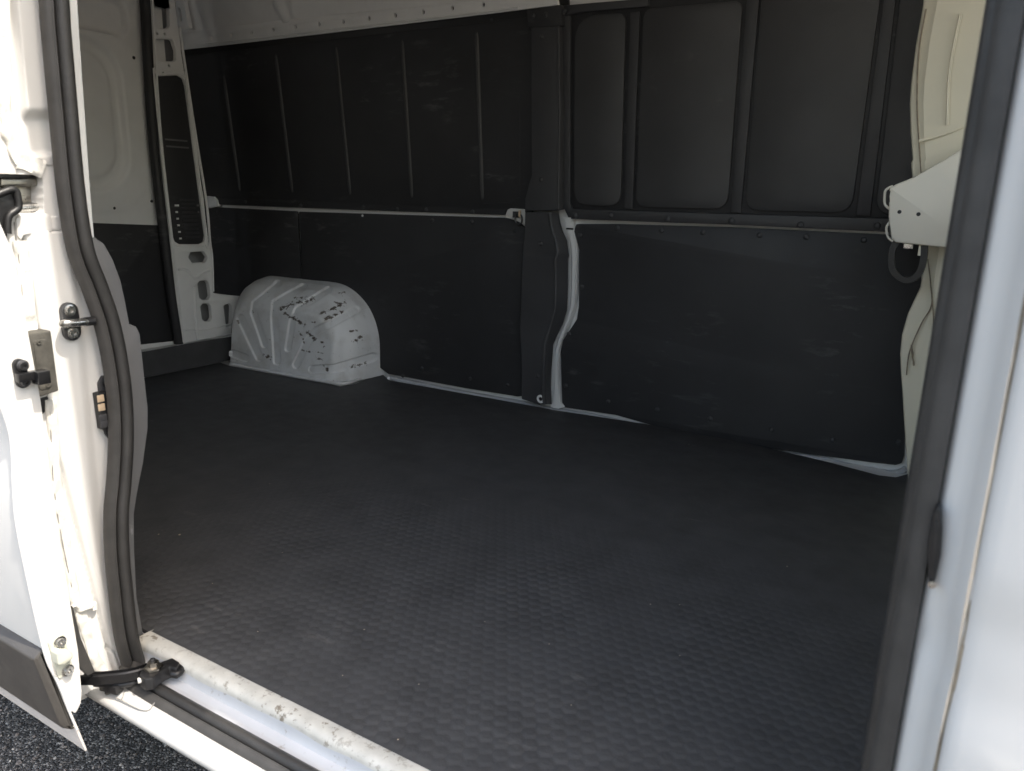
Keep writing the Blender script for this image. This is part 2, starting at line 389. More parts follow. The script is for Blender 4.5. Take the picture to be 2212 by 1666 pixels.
# upright ribs pressed into the upper rear panel
for a, b in (((483, 160), (519, 416)), ((595, 113), (632, 420)), ((725, 97), (757, 425)), ((868, 81), (890, 431)), ((1029, 63), (1042, 437))):
    a2, b2 = LEAN.hit(a), LEAN.hit(b)
    pts = []
    for k in range(15):
        t = k/14; e = min(t, 1-t)*14
        pts.append(LEAN.w(a2[0]*(1-t)+b2[0]*t, a2[1]*(1-t)+b2[1]*t, -0.006+0.006*min(1, e/0.8)))
    prof = [(-0.009, 0), (-0.0065, 0.0035), (-0.003, 0.0052), (0, 0.0038), (0.003, 0.0052), (0.0065, 0.0035), (0.009, 0), (0, -0.002)]
    obj('rib', sweep_mesh('rib', pts, prof, LEAN.n), M['liner2'], panel_c, 30)
# a pressed border round the lower front corner of that panel
pl = [LEAN.hit(p) for p in ((1045, 441), (1095, 439), (1116, 430), (1123, 405), (1121, 200))]
pts = [LEAN.w(q[0], q[1], -0.0012) for q in smoothline(pl, 5)]
obj('border_bead', sweep_mesh('border_bead', pts, circ(0.0032, 8), LEAN.n), M['liner'], panel_c, 40)

# forward upper lining: pads and bars standing out of a groove
FB = LEAN.shift(0.004)
base = plate('groove_panel', FB, [(1213, 12), (1405, -2), (1640, -40), (2010, -90), (2030, 470), (1930, 474), (1560, 466), (1235, 452), (1222, 440)], 0.014, M['liner'], label='recessed backing of the forward upper lining')
FP = LEAN.shift(0.017)
def pad(px, r): 
    return plate('pad', FP, px, 0.0125, M['liner2'], base, r=r, bev=0.0032)
pad([(1241, 34), (1351, 28), (1340, 446), (1239, 443)], [.10, .03, .05, .06])
pad([(1390, 20), (1604, 1), (1571, 453), (1373, 447)], [.03, .03, .05, .04])
pad([(1648, -40), (1910, -72), (1839, 460), (1609, 455)], [.03, .03, .05, .05])
pad([(1953, -78), (2060, -90), (2040, 470), (1890, 462)], [.03, .03, .05, .05])
def bar(px, name='bar', r=0.0): return plate(name, LEAN.shift(0.0155), px, 0.0115, M['trim'], base, r=r, bev=0.003)
bar([(1361, 27), (1382, 25), (1366, 452), (1348, 451)])
bar([(1613, 0), (1640, -4), (1600, 460), (1579, 459)])
bar([(1918, -74), (1944, -76), (1880, 466), (1849, 465)])
bar([(1211, 16), (1224, 14), (1232, 40), (1231, 440), (1240, 470), (1227, 470), (1213, 440)], 'edge_bar')
rail = plate('lower_rail', LEAN.shift(0.019), [(1233, 452), (1330, 455), (1560, 462), (1940, 473), (1942, 503), (1580, 486), (1300, 476), (1233, 473)], 0.015, M['trim'], base, bev=0.003)
plate('upper_rail', LEAN.shift(0.019), [(1213, 12), (1400, -4), (1400, 14), (1260, 26), (1238, 30), (1213, 38)], 0.015, M['trim'], base, bev=0.003)
# white metal end of the roof beam over it
panel_d = plate('liner_panel', FY(1.848), [(1245, 484), (1330, 484), (1580, 491), (1940, 508), (1990, 512), (1990, 620), (1957, 860), (1953, 985), (1948, 1001), (1935, 1005), (1880, 999), (1760, 983), (1640, 966), (1530, 949), (1430, 925), (1330, 897), (1216, 880), (1214, 868), (1212, 800), (1211, 760), (1216, 735), (1246, 690), (1250, 660), (1251, 540), (1240, 500)], 0.008, M['liner'],
                r=[.008]+[0]*7+[.01, .01]+[0]*6+[.006]+[0]*4+[.02, .01, .02, .012], label='large black lower panel forward of the middle pillar')
# ------------------------------------------------------------------ rivets
rv = lathe_mesh('rivet', Frame((0, 0, 0), (1, 0, 0), (0, 0, 1)), 0, 0, [(0.0105, -0.001), (0.0105, 0.0012), (0.0092, 0.0030), (0.006, 0.0046), (0.0022, 0.0052)], 14)
rv.materials.append(M['trim']); rv.polygons.foreach_set('use_smooth', [True]*len(rv.polygons))
rvw = rv.copy(); rvw.materials.clear(); rvw.materials.append(M['inner'])
def rivets(pxs, fr, parent, me=None, s=1.0, off=0.0):
    for p in pxs:
        q = fr.hit(p); o = bpy.data.objects.new('rivet', me or rv); o.location = fr.w(q[0], q[1], off); o.scale = (s, s, s); link(o, parent)
RAIL = LEAN.shift(0.019)
rivets([(1242, 466), (1319, 465), (1442, 473), (1580, 477), (1729, 486), (1895, 488)], RAIL, rail)
rivets([(1334, 493), (1429, 498), (1518, 502), (1641, 508), (1742, 512), (1866, 519), (1253, 509), (1257, 620), (1229, 722), (1222, 833), (1314, 868), (1420, 885), (1534, 905), (1666, 929), (1799, 951), (1941, 956)], FY(1.848), panel_d, s=0.9)
rivets([(785, 447), (858, 452), (921, 453), (1021, 458), (1063, 42), (530, 437), (650, 444)], LEAN, panel_c, s=0.85)
rivets([(934, 476), (1019, 479), (1112, 499), (1096, 832), (1016, 818), (912, 796), (870, 812)], FY(1.849), panel_b, s=0.85)
rivets([(783, 466)], FY(1.849), panel_b, rvw, s=0.55)
rivets([(470, 458), (470, 620)], LOW, panel_a, s=0.7)

# ------------------------------------------------------------------ middle pillar
PF = FY(1.800)
PFU = Frame((0, 1.800, 0.76), (1, 0, 0), Vector((0, -0.050, 0.731)))
pu = plate('pillar_cover', PFU, [(1147, 58), (1208, 55), (1211, 240), (1208, 455), (1134, 456), (1134, 430), (1143, 395), (1148, 380)], 0.045, M['trim'], r=[0, 0, 0, .004, .004, 0, .03, 0], bev=0.004, label='upper black cover of the middle pillar')
plate('pillar_cap', PFU.shift(0.004), [(1138, 22), (1212, 10), (1213, 56), (1140, 60)], 0.049, M['liner'], r=.004, bev=0.003)
tube('cover_edge', [PFU.w(*PFU.hit(p), -0.002) for p in ((1206, 58), (1208, 240), (1205, 452))], 0.0045, M['trim'], pu, PFU.n)
# lower cover bulges with the body side: its face is a loft with a stepped profile
rows = [(459, 1134, 1190, 1206), (480, 1133, 1192, 1209), (500, 1132, 1196, 1215), (520, 1130, 1203, 1224), (545, 1128, 1207, 1227), (552, 1128, 1205, 1228), (560, 1127, 1202, 1226), (620, 1125, 1203, 1226), (670, 1124, 1201, 1224), (700, 1122, 1192, 1215), (720, 1122, 1186, 1205), (745, 1124, 1178, 1194), (800, 1126, 1176, 1190), (840, 1126, 1175, 1189), (862, 1126, 1176, 1190), (874, 1163, 1178, 1191)]
v = []; f = []
K = 8
for (y, xl, xm, xr) in rows:
    dz = 0.0
    yy = 1.80 if y < 546 else (1.797 if y < 700 else 1.797-0.012*sstep((y-700)/50))
    fr = FY(yy); frs = FY(1.846)
    A, B, Cc = fr.hit((xl, y)), fr.hit((xm, y)), frs.hit((xr, y))
    pl = [Vector((A[0]+0.004, 1.852, A[1])), fr.w(*A, -0.004), fr.w(A[0]+0.004, A[1], 0), fr.w(B[0]-0.012, B[1], 0), fr.w(B[0]-0.006, B[1], 0.003), fr.w(B[0], B[1], 0.001), fr.w(B[0]+0.004, B[1], -0.006), Vector((Cc[0], 1.850, Cc[1]))]
    v += pl
for i in range(len(rows)-1):
    for k in range(K-1): f.append((i*K+k, i*K+k+1, (i+1)*K+k+1, (i+1)*K+k))
f.append(tuple(range(K))); f.append(tuple(range((len(rows)-1)*K, len(rows)*K)))
pl_ = obj('pillar_cover', fixn(mesh('pillar_cover', v, f)), M['trim'], sharp=25, label='lower black cover of the middle pillar, bulging out half way')
rivets([(1170, 80), (1168, 388)], PFU, pu, s=0.8); rivets([(1168, 527)], FY(1.8), pl_, s=0.9); rivets([(1161, 812)], FY(1.785), pl_, s=0.8)
rivets([(1152, 35), (1179, 32), (1219, 25)], PFU.shift(0.004), pu, s=0.85)
wf = FY(1.786); q = wf.hit((1168, 862))
wa = obj('washer', lathe_mesh('washer', wf, q[0], q[1], [(0.017, -0.002), (0.017, 0.002), (0.008, 0.002), (0.007, -0.004)], 20), M['inner'], pl_)
obj('bolt', lathe_mesh('bolt', wf, q[0]+.001, q[1], [(0.0072, -0.003), (0.0072, 0.0005), (0.004, 0.001)], 12), M['black'], wa)
# white flange following the pillar's front edge, down to the floor
strip = [(468, 1214, 1240), (480, 1217, 1237), (492, 1220, 1240), (505, 1224, 1246), (520, 1230, 1249), (540, 1233, 1252), (560, 1234, 1251), (620, 1233, 1250), (660, 1231, 1247), (690, 1224, 1238), (715, 1212, 1228), (735, 1204, 1220), (755, 1199, 1214), (790, 1198, 1211), (820, 1197, 1212), (850, 1195, 1215), (868, 1194, 1217), (880, 1188, 1222)]
v = []; f = []; K = 6
for (y, xl, xr) in strip:
    fr = FY(1.842); A, B = fr.hit((xl, y)), fr.hit((xr-(5 if 500 < y < 875 else 0), y)); w_ = B[0]-A[0]
    v += [Vector((A[0]-0.004, 1.866, A[1])), fr.w(A[0], A[1], -0.004), fr.w(A[0]+w_*0.25, A[1], 0.001), fr.w(A[0]+w_*0.55, A[1], 0.0), fr.w(B[0]-w_*.12, B[1], 0.003), Vector((B[0]-.001, 1.866, B[1]))]
for i in range(len(strip)-1):
    for k in range(K-1): f.append((i*K+k, i*K+k+1, (i+1)*K+k+1, (i+1)*K+k))
fl = obj('pillar_flange', fixn(mesh('pillar_flange', v, f)), M['inner'], sharp=40, label='white metal strip beside the middle pillar')
a, b = FY(1.838).hit((1223, 494)), FY(1.838).hit((1238, 493))
obj('slot', box_mesh('slot', FY(1.838), a[0], b[0], a[1]-.003, a[1]+.003, -0.004, 0.001, 0.001), M['black'], fl)
# the white tie-down pocket at the pillar
tp = plate('tie_down_plate', FY(1.846), [(1091, 471), (1095, 455), (1103, 450), (1134, 452), (1134, 488), (1122, 480), (1108, 473)], 0.006, M['white'], r=[0, .008, .008, 0, 0, 0, 0], label='white metal pocket with a tie down ring')
a = FY(1.842).hit((1113, 463))
ro = obj('ring_bracket', box_mesh('ring_bracket', FY(1.842), a[0]-.009, a[0]+.016, a[1]-.013, a[1]+.011, -0.003, 0.006, 0.002), M['dark_steel'], tp)
c = FY(1.838).hit((1122, 474))
pts = [FY(1.838).w(c[0]+0.016*math.cos(t), c[1]+0.020*math.sin(t), 0.006) for t in [k*math.pi*2/20 for k in range(20)]]
tube('ring', pts, 0.0035, M['dark_steel'], tp, (0, 1, 0), 8, True)
c = FY(1.838).hit((1125, 462))
obj('pin', box_mesh('pin', FY(1.838), c[0]-.004, c[0]+.004, c[1]-.013, c[1]+.013, 0.004, 0.012, 0.002), M['copper'], ro)
# small white tab where the middle rail meets the rear pillar
plate('rail_tab', FY(1.838), [(440, 424), (462, 425), (468, 432), (470, 446), (452, 450), (440, 446)], 0.02, M['inner'], r=.008)

# ------------------------------------------------------------------ roof side
BF = Frame((0, 1.765, 1.45), (1, 0, 0), Vector((0, -0.018, 0.1)))
top = [(340, 78), (385, 70), (640, 40), (900, 15), (1085, -6), (1200, -20), (1206, 12), (1147, 19), (1000, 37), (700, 73), (396, 108), (340, 112)]
hpx = [(379.5+.3921*x, .3921*y) for x, y in ((195, 208), (305, 193), (418, 180), (537, 166), (660, 151), (790, 135), (923, 121), (1064, 103), (1210, 87), (1363, 67), (1523, 46), (1693, 26))]
hl = []
for p in hpx:
    q = BF.hit(p); hl.append([(q[0]+0.0065*math.cos(t), q[1]+0.008*math.sin(t)) for t in [k*math.pi/5 for k in range(10)]])
obj('roof_rail', plate_mesh('roof_rail', BF, [BF.hit(p) for p in top], 0.012, 0.003, hl), M['inner'], label='painted metal roof rail with a row of bolt holes')
obj('rail_backing', box_mesh('rail_backing', BF, -3.42, -1.30, -0.02, 0.07, -0.03, -0.02, 0), M['black'])
# crease under the bolt holes
pts = [BF.w(*BF.hit(p), 0.0) for p in ((430, 96), (600, 78), (800, 55), (1000, 31), (1120, 17))]
tube('rail_crease', pts, 0.004, M['inner'], ref=BF.n, n=8)
# roof side above the rail
RF = Frame((0, 1.728, 1.52), (1, 0, 0), Vector((0, -0.10, 0.42)))
RF = Frame((0, 1.778, 1.45), (1, 0, 0), Vector((0, -0.10, 0.30)))
def roofside(u, v_):
    px_ = 300+u*960; a_, b0_ = RF.hit((px_, 76-(px_-340)*0.1105))
    x = a_; b = (b0_-0.012)*(1-v_)+0.56*v_
    p = RF.w(x, b); q = pix(p)
    d = segdist(q, [(600, -60), (600, 6), (618, 40)]); h = 0.012*sstep((11-d)/6)
    d2 = segdist(q, [(640, -80), (634, 0), (632, 30)]); h = max(h, 0.008*sstep((5-d2)/4))
    return p+RF.n*(h+0.002*noise.noise(p*3))
obj('roof_side', grid_mesh('roof_side', roofside, 220, 30), M['inner'], sharp=60)
# bracket of the roof bow next to the rear pillar, with its long slot
plate('roof_bow_foot', Frame((0, 1.715, 1.52), (1, 0, 0), Vector((0, -0.10, 0.42))), [(372, -30), (392, -30), (400, 20), (408, 62), (394, 66), (388, 60)], 0.02, M['inner'], r=.01, holes=[[(384, 17), (389, 16), (394, 47), (388, 48)]], hr=.012)
obj('upper_side_panel', box_mesh('upper_side_panel', FY(1.772), -1.42, 0.12, 1.575, 1.985, -0.02, 0, 0.002), M['inner'])
obj('roof', box_mesh('roof', FZ(1.98), -3.45, 1.75, -0.02, 1.90, 0, 0.03, 0.01), M['white'])
# ------------------------------------------------------------------ rear corner pillar
DF = FX(-3.08)
left = [(322, -30), (326, 0), (332, 110), (338, 200), (346, 320), (358, 430), (371, 545), (381, 640), (394, 743)]
right = [(508, 719), (520, 700), (532, 641), (470, 636), (461, 632), (458, 545), (450, 520), (441, 430), (420, 300), (400, 165), (392, 112), (378, 0), (374, -30)]
holes = [[(330, -60), (352, -60), (366, 20), (367, 58), (360, 62), (342, 62), (336, 55), (331, 10)],
         [(333, 92), (338, 85), (373, 85), (381, 110), (381, 130), (375, 133), (342, 132), (335, 125)],
         [(336, 172), (342, 165), (385, 163), (396, 170), (401, 185), (444, 510), (441, 524), (432, 528), (388, 528), (378, 522), (373, 508)],
         [(407, 556), (412, 545), (440, 543), (449, 556), (444, 567), (416, 569)],
         [(427, 613), (432, 607), (446, 606), (451, 612), (455, 640), (450, 648), (438, 649), (431, 643)],
         [(433, 662), (439, 656), (451, 656), (456, 662), (458, 688), (453, 695), (443, 695), (437, 690)],
         [(483, 660), (497, 655), (501, 662), (500, 700), (490, 712)]]
bolts = [(340, 73), (356, 74), (338, 138), (365, 142), (353, 158), (337, 155)]
hs = [rounded([DF.hit(p) for p in h], .012) for h in holes]
for p in bolts:
    q = DF.hit(p); hs.append([(q[0]+0.005*math.cos(t), q[1]+0.005*math.sin(t)) for t in [k*math.pi/4 for k in range(8)]])
dp = obj('rear_pillar', plate_mesh('rear_pillar', DF, [DF.hit(p) for p in left+right], 0.022, 0.004, hs), M['inner'], label='white painted rear corner pillar with pressed openings')
# rolled edge round the long opening and along the pillar's sides
lp = [DF.w(*DF.hit(p), 0.0) for p in [(333, 175), (341, 162), (386, 160), (399, 168), (404, 184), (447, 511), (443, 527), (433, 532), (387, 532), (375, 525), (369, 509)]]
tube('opening_edge', smoothline(lp, 4, True), 0.0042, M['inner'], dp, (1, 0, 0), 8, True)
tube('side_edge', smoothline([DF.w(*DF.hit(p), 0.001) for p in ((388, 60), (396, 120), (405, 180), (425, 310), (446, 440), (453, 520), (458, 560), (460, 630))], 4), 0.006, M['inner'], dp, (1, 0, 0), 8)
tube('side_edge', smoothline([DF.w(*DF.hit(p), 0.001) for p in ((329, 0), (335, 110), (342, 220), (350, 320), (362, 430), (375, 545), (385, 640), (396, 738))], 4), 0.0045, M['inner'], dp, (1, 0, 0), 8)
# step low on the pillar
pts = [DF.w(*DF.hit(p), 0.0) for p in ((421, 620), (421, 660), (424, 700), (427, 735))]
tube('pressed_fold', smoothline(pts, 4), 0.007, M['inner'], dp, (1, 0, 0), 8)
pts = [DF.w(*DF.hit(p), -0.001) for p in ((400, 712), (430, 714), (470, 707), (500, 700))]
tube('pressed_fold', smoothline(pts, 4), 0.005, M['inner'], dp, (1, 0, 0), 8)
pts = [DF.w(*DF.hit(p), -0.002) for p in ((385, 583), (405, 585), (421, 600), (440, 588), (455, 583))]
tube('pressed_fold', smoothline(pts, 4), 0.008, M['inner'], dp, (1, 0, 0), 8)
# cavity behind
cv = plate('pillar_back', FX(-3.17), [(300, -80), (372, -80), (393, 165), (434, 430), (448, 545), (452, 632), (500, 650), (498, 712), (380, 745)], 0.01, M['cavity'], dp)
ins = plate('pillar_insert', FX(-3.092), [(328, 158), (400, 156), (410, 185), (453, 512), (444, 536), (382, 536), (366, 512)], 0.006, M['liner'], dp, label='black insert in the rear pillar with vent slots')
for (x0, x1, y) in ((356, 404, 301), (359, 407, 316)):
    fr = FX(-3.0905); a, b = fr.hit((x0, y)), fr.hit((x1, y+1))
    obj('slot_highlight', box_mesh('slot_highlight', fr, a[0], b[0], a[1]-.0035, a[1]+.0035, -0.001, 0.003, 0.001), M['grey'], ins)  # grey bar painted as the highlight along a slit
for k in range(6):
    for x0, x1 in ((376, 382), (424, 428)):
        if x0 > 400 and k > 1: continue
        fr = FX(-3.0905); y = 444+k*14.3; dx = k*2.0; a, b = fr.hit((x0+dx+1, y)), fr.hit((x1+dx+(4 if k == 0 else 0), y))
        obj('vent_slot', box_mesh('vent_slot', fr, a[0], b[0], a[1]-.004, a[1]+.004, -0.001, 0.0025, 0.001), M['inner'] if x0 < 400 else M['grey'], ins)
for k in range(10):
    fr = FX(-3.0905); y = 432+k*9.0; a, b = fr.hit((388+k*1.3, y)), fr.hit((420+k*1.3, y))
    obj('vent_slat', box_mesh('vent_slat', fr, a[0], b[0], a[1]-.004, a[1]+.004, -0.002, 0.003, 0.0015), M['trim'], ins)
# small black clip by the wheel arch
a = FY(1.80).hit((523, 657)); 
cl = [FY(1.80).w(a[0]+dx, a[1]+dz, 0) for dx, dz in ((-.03, -.01), (-.02, .012), (-.005, .004), (.008, .02), (.022, .008), (.04, .03))]
tube('wiring_clip', smoothline(cl, 3), 0.011, M['black'], ref=(0, -1, 0), n=8, wob=0.01)

# ------------------------------------------------------------------ rear door (closed)
RD = FX(-3.13)
def reardoor(u, v_):
    y = 0.55+u*0.96; z = -0.15+v_*2.05
    p = RD.w(y, z); h = 0.0
    q = (y, z)
    d = rrect(q, 0.6, 1.30, 0.79, 1.40, 0.16); h -= 0.022*sstep((0.0-d)/0.022)
    d = rrect(q, 0.6, 1.255, 0.835, 1.355, 0.13); h += 0.012*sstep((0.0-d)/0.02)
    d = rrect(q, 0.6, 1.345, 1.42, 1.56, 0.05); h -= 0.03*sstep((0.004-d)/0.014)
    d = rrect(q, 0.6, 1.395, 0.70, 1.45, 0.2); h += 0.004*sstep((0.0-d)/0.02)
    return RD.w(y, z, h)
rd = obj('rear_door', grid_mesh('rear_door', reardoor, 110, 190), M['inner'], sharp=60, label='closed rear door, white inner skin with pressed recesses')
obj('outer_skin', box_mesh('outer_skin', FX(-3.46), -0.05, 1.9, -0.3, 1.95, 0, 0.02, 0), M['white'], rd)
plate('lower_panel', FX(-3.118), [(150, 480), (343, 487), (351, 495), (378, 728), (374, 737), (303, 745), (150, 760)], 0.012, M['liner'], rd, r=[0, .006, 0, 0, .008, 0, 0], label='black lower panel of the rear door')
tube('panel_border', smoothline([FX(-3.122).w(*FX(-3.122).hit(p), 0.004) for p in ((354, 500), (368, 610), (382, 733))], 4), 0.0075, M['inner'], rd, (1, 0, 0), 8)
plate('lower_border', FX(-3.121), [(290, 746), (376, 737), (384, 728), (386, 742), (380, 748), (290, 765)], 0.012, M['inner'], rd, r=0.003)
for (x, y, rr) in ((289, 125, .007), (247, 450, .006), (328, 435, .006)):
    q = FX(-3.127).hit((x, y))
    obj('bolt_hole', lathe_mesh('bolt_hole', FX(-3.129), q[0], q[1], [(rr, -0.004), (rr, 0.003), (rr*.6, 0.004)], 12), M['black'], rd)
# rubber seal between rear door and pillar
pts = smoothline([FX(-3.098).w(*FX(-3.098).hit(p)) for p in ((306, -60), (313, 0), (319, 110), (324, 200), (332, 310), (345, 430), (358, 540), (370, 640), (386, 742), (389, 775))], 4)
tube('rear_door_seal', pts, 0.021, M['liner'], ref=(1, 0, 0), n=12)

# ------------------------------------------------------------------ wheel arch box
rings = [(1.872, -3.085, -2.232, .410, .17, .27), (1.79, -3.07, -2.236, .398, .17, .26), (1.735, -3.05, -2.243, .378, .16, .24), (1.695, -3.025, -2.252, .350, .15, .22), (1.668, -3.0, -2.266, .322, .14, .20), (1.650, -2.985, -2.28, .300, .13, .18), (1.640, -2.975, -2.292, .284, .12, .165)]
def arch(u, Xr, Xf, h, rr, rf):
    # u 0..1 along: rear foot -> over -> front foot (elliptical corners)
    L = [h-rr, rr*1.571, (Xf-Xr)-rr-rf, rf*1.571, h-rf]; T = sum(L); s = u*T
    if s < L[0]: return Xr, s
    s -= L[0]
    if s < L[1]: a = s/rr; return Xr+rr-rr*math.cos(a), h-rr+rr*math.sin(a)
    s -= L[1]
    if s < L[2]: return Xr+rr+s, h
    s -= L[2]
    if s < L[3]: a = s/rf; return Xf-rf+rf*math.sin(a), h-rf+rf*math.cos(a)
    s -= L[3]
    return Xf, max(0, h-rf-s)
def og(l): return [(433.7+.2604*x, 488+.2604*y) for x, y in l]
grooves = [(og([(330, 770), (485, 1090)]), 9.0), (og([(640, 480), (450, 640), (436, 720), (527, 985)]), 7.5), (og([(850, 505), (615, 640), (608, 760), (630, 1125)]), 8.2),
           (og([(1060, 525), (800, 690), (757, 790), (722, 1020)]), 7.0), (og([(1285, 700), (960, 870), (880, 960), (790, 1150)]), 8.5), (og([(925, 1192), (1120, 1182), (1430, 1090)]), 9.0), (og([(270, 1062), (365, 1095)]), 8.5)]
NU, NV = 400, 216
def ringp(t, u):
    k = t*(len(rings)-1); i = min(int(k), len(rings)-2); s = k-i
    g_ = [rings[i][j]*(1-s)+rings[i+1][j]*s for j in range(6)]
    x, z = arch(u, *g_[1:]); return Vector((x, g_[0], z))
def wheelbase(u, v_):
    if v_ < 0.45: return ringp(v_/0.45, u)
    t = (v_-0.45)/0.55; r = rings[-1]; p = ringp(1, u)
    xb = r[1]+(r[2]-r[1])*u
    q = p*(1-t)+Vector((xb*0.96-2.63*0.04, 1.612, 0.0))*t
    q.y = 1.612+0.028*sstep(q.z/0.28)**0.8 if t > 0 else q.y
    return q
P = [[wheelbase(i/NU, j/NV) for j in range(NV+1)] for i in range(NU+1)]
def roundcorner(p):
    cx_, cy_, R0 = -2.352, 1.678, 0.066
    d = Vector((p.x-cx_, p.y-cy_))
    if d.x > 0 and d.y < 0 and p.z < 0.34 and d.length > R0: d = d.normalized()*R0; return Vector((cx_+d.x, cy_+d.y, p.z))
    return p
P = [[roundcorner(p) for p in r] for r in P]
A_ = np.array([[tuple(p) for p in r] for r in P])
for it in range(260):      # relax the creases into soft pressings
    B_ = A_.copy()
    B_[1:-1, 40:-10] = A_[1:-1, 40:-10]*0.5+(A_[:-2, 40:-10]+A_[2:, 40:-10]+A_[1:-1, 39:-11]+A_[1:-1, 41:-9])*0.125
    A_ = B_
P = [[Vector(q) for q in r] for r in A_]
v = []; f = []
for i in range(NU+1):
    for j in range(NV+1):
        a = P[min(i+1, NU)][j]-P[max(i-1, 0)][j]; b = P[i][min(j+1, NV)]-P[i][max(j-1, 0)]
        n = a.cross(b); n = n.normalized() if n.length > 1e-12 else Vector((0, -1, 0))
        if n.dot(CAM-P[i][j]) < 0 and n.y > 0: n = -n
        q = pix(P[i][j]); h = 0
        for pl, hw in grooves:
            h = max(h, sstep((hw+0.8-segdist(q, pl))/2.2))
        p = P[i][j]-n*0.008*h + n*0.0015*noise.noise(P[i][j]*12)
        v.append(p)
for i in range(NU):
    for j in range(NV):
        a = i*(NV+1)+j; f.append((a, a+NV+1, a+NV+2, a+1))
strokes = [([(660, 690), (760, 650), (850, 640), (930, 600)], 26), ([(690, 725), (790, 775), (860, 820)], 18), ([(1000, 720), (1100, 690), (1200, 640)], 22), ([(1040, 765), (1170, 720)], 24), ([(890, 880), (940, 940)], 20),
           ([(820, 880), (855, 950), (850, 1000)], 11), ([(840, 1030), (900, 1045), (1015, 1055)], 11), ([(1000, 940), (1020, 1000)], 14), ([(960, 1105), (1010, 1110)], 12), ([(1010, 1150), (1050, 1190)], 20), ([(1260, 1165), (1390, 1140)], 18),
           ([(1270, 960), (1330, 925)], 22), ([(1150, 555), (1190, 550)], 14), ([(1110, 630), (1180, 650)], 14), ([(520, 1070), (580, 1100)], 18), ([(430, 700), (440, 720)], 10), ([(560, 940), (575, 945)], 10), ([(300, 780), (320, 810)], 12), ([(900, 800), (940, 800)], 12), ([(780, 600), (880, 590)], 11), ([(1230, 880), (1290, 870)], 14)]
wme = mesh('wheel_arch', v, f)
at_ = wme.attributes.new('wear', 'FLOAT', 'POINT'); wv = []
for p in v:
    q = pix(p); q = ((q[0]-433.7)/.2604, (q[1]-488)/.2604); k = 0.0
    for pl, w0 in strokes: k = max(k, 1-segdist(q, pl)/(w0*1.5))
    wv.append(max(0.0, k))
at_.data.foreach_set('value', wv)
obj('wheel_arch', wme, M['wheel'], sharp=70, label='white wheel arch box with fanned pressings, scraped and scuffed')
# flange round its foot
foot = [(497, 787), (600, 806), (700, 824), (735, 829), (765, 823), (820, 801), (832, 804), (840, 817)]
pts = [on(p, 2, 0.006) for p in foot]
tube('arch_flange', smoothline(pts, 4), 0.008, M['wheel'], ref=(0, 0, 1), n=8)
# floor flange along the side wall, knocked about
fp = [(836, 812), (920, 828), (1010, 846), (1120, 865), (1200, 882), (1300, 898), (1400, 914), (1500, 934), (1640, 962), (1760, 985), (1860, 1008), (1930, 1016), (1957, 1008)]
pts = smoothline([on(p, 1, 1.857)-Vector((0, 0, 0.004+0.022*sstep((p[0]-1330)/110)*sstep((1720-p[0])/110))) for p in fp], 6)
obj('floor_flange', sweep_mesh('floor_flange', pts, [(-.012, -.010), (.0, -.012), (.012, -.008), (.014, .003), (.004, .007), (-.008, .004)], (0, 0, 1), wob=0.006), M['sill'], sharp=50, label='white floor flange along the side wall, scratched')

# ------------------------------------------------------------------ load floor and rubber mat
obj('load_floor', box_mesh('load_floor', FZ(-0.012), -3.2, 1.7, 0.012, 1.866, -0.10, 0, 0.0), M['inner'])
mo = [(0.25, 0.004), (0.25, 1.72)]+[tuple(on(p, 2, 0)[:2]) for p in ((1985, 1010), (1958, 1024), (1935, 1030), (1900, 1026), (1800, 1000), (1640, 962), (1530, 941), (1420, 919), (1210, 887), (1000, 849), (842, 821), (826, 808), (815, 806), (770, 828), (735, 834), (690, 826), (600, 810), (497, 790))]+[(-3.03, 1.60), (-3.03, 0.016), (-1.30, 0.016), (-1.224, 0.012), (-1.224, 0.004)]
matroot = obj('floor_mat', plate_mesh('floor_mat', FZ(-0.0015), mo, 0.0095, 0.001), M['mat'], None, label=None)
matroot['label'] = 'black rubber mat with embossed scale pattern covering the load floor'; matroot['category'] = 'floor mat'
# raised scales of the mat, one field of low rounded tongues
def scale_h(x, y):
    px, py = 0.0265, 0.0215
    best = -1
    r = math.floor(y/py)
    for rr in (r-1, r, r+1):
        off = 0.5*px*(rr % 2); cx = (math.floor((x-off)/px)+0.5)*px+off; cy = (rr+0.5)*py
        dx = (x-cx)/(px*0.49); dy = (y-cy)/(py*0.60)
        d = dx*dx*0.95+dy*dy
        h = sstep((1-d)*1.9)*(0.8-0.3*dy)          # highest on the side facing the door
        best = max(best, h)
    return max(0, best)
xs = np.arange(-68, 9.1, 0.125)*0.0265; ys = np.arange(4/6, 47.5, 1/6)*0.0215
v = []; f = []
ny = len(ys)
for x in xs:
    for y in ys:
        k = noise.noise(Vector((x*5, y*5, 0))); wear = 0.75+0.5*k
        fade = max(0, min(1, (y-0.014)/0.015))*sstep((1.02-y)/0.45)*sstep((x+1.80)/0.5)
        v.append((x, y, -0.0010+0.0026*scale_h(x, y)*max(0.2, wear)*fade+0.0012*noise.noise(Vector((x*2, y*2, 3)))+0.0008))
for i in range(len(xs)-1):
    for j in range(ny-1):
        xc, yc = xs[i], ys[j]
        if xc < -1.222 and yc < 0.018: continue
        a = i*ny+j; f.append((a, a+ny, a+ny+1, a+1))
me = mesh('embossing', v, f)
eo = obj('embossing', me, M['mat'], matroot, sharp=None); me.polygons.foreach_set('use_smooth', [True]*len(me.polygons)); eo['kind'] = 'stuff'
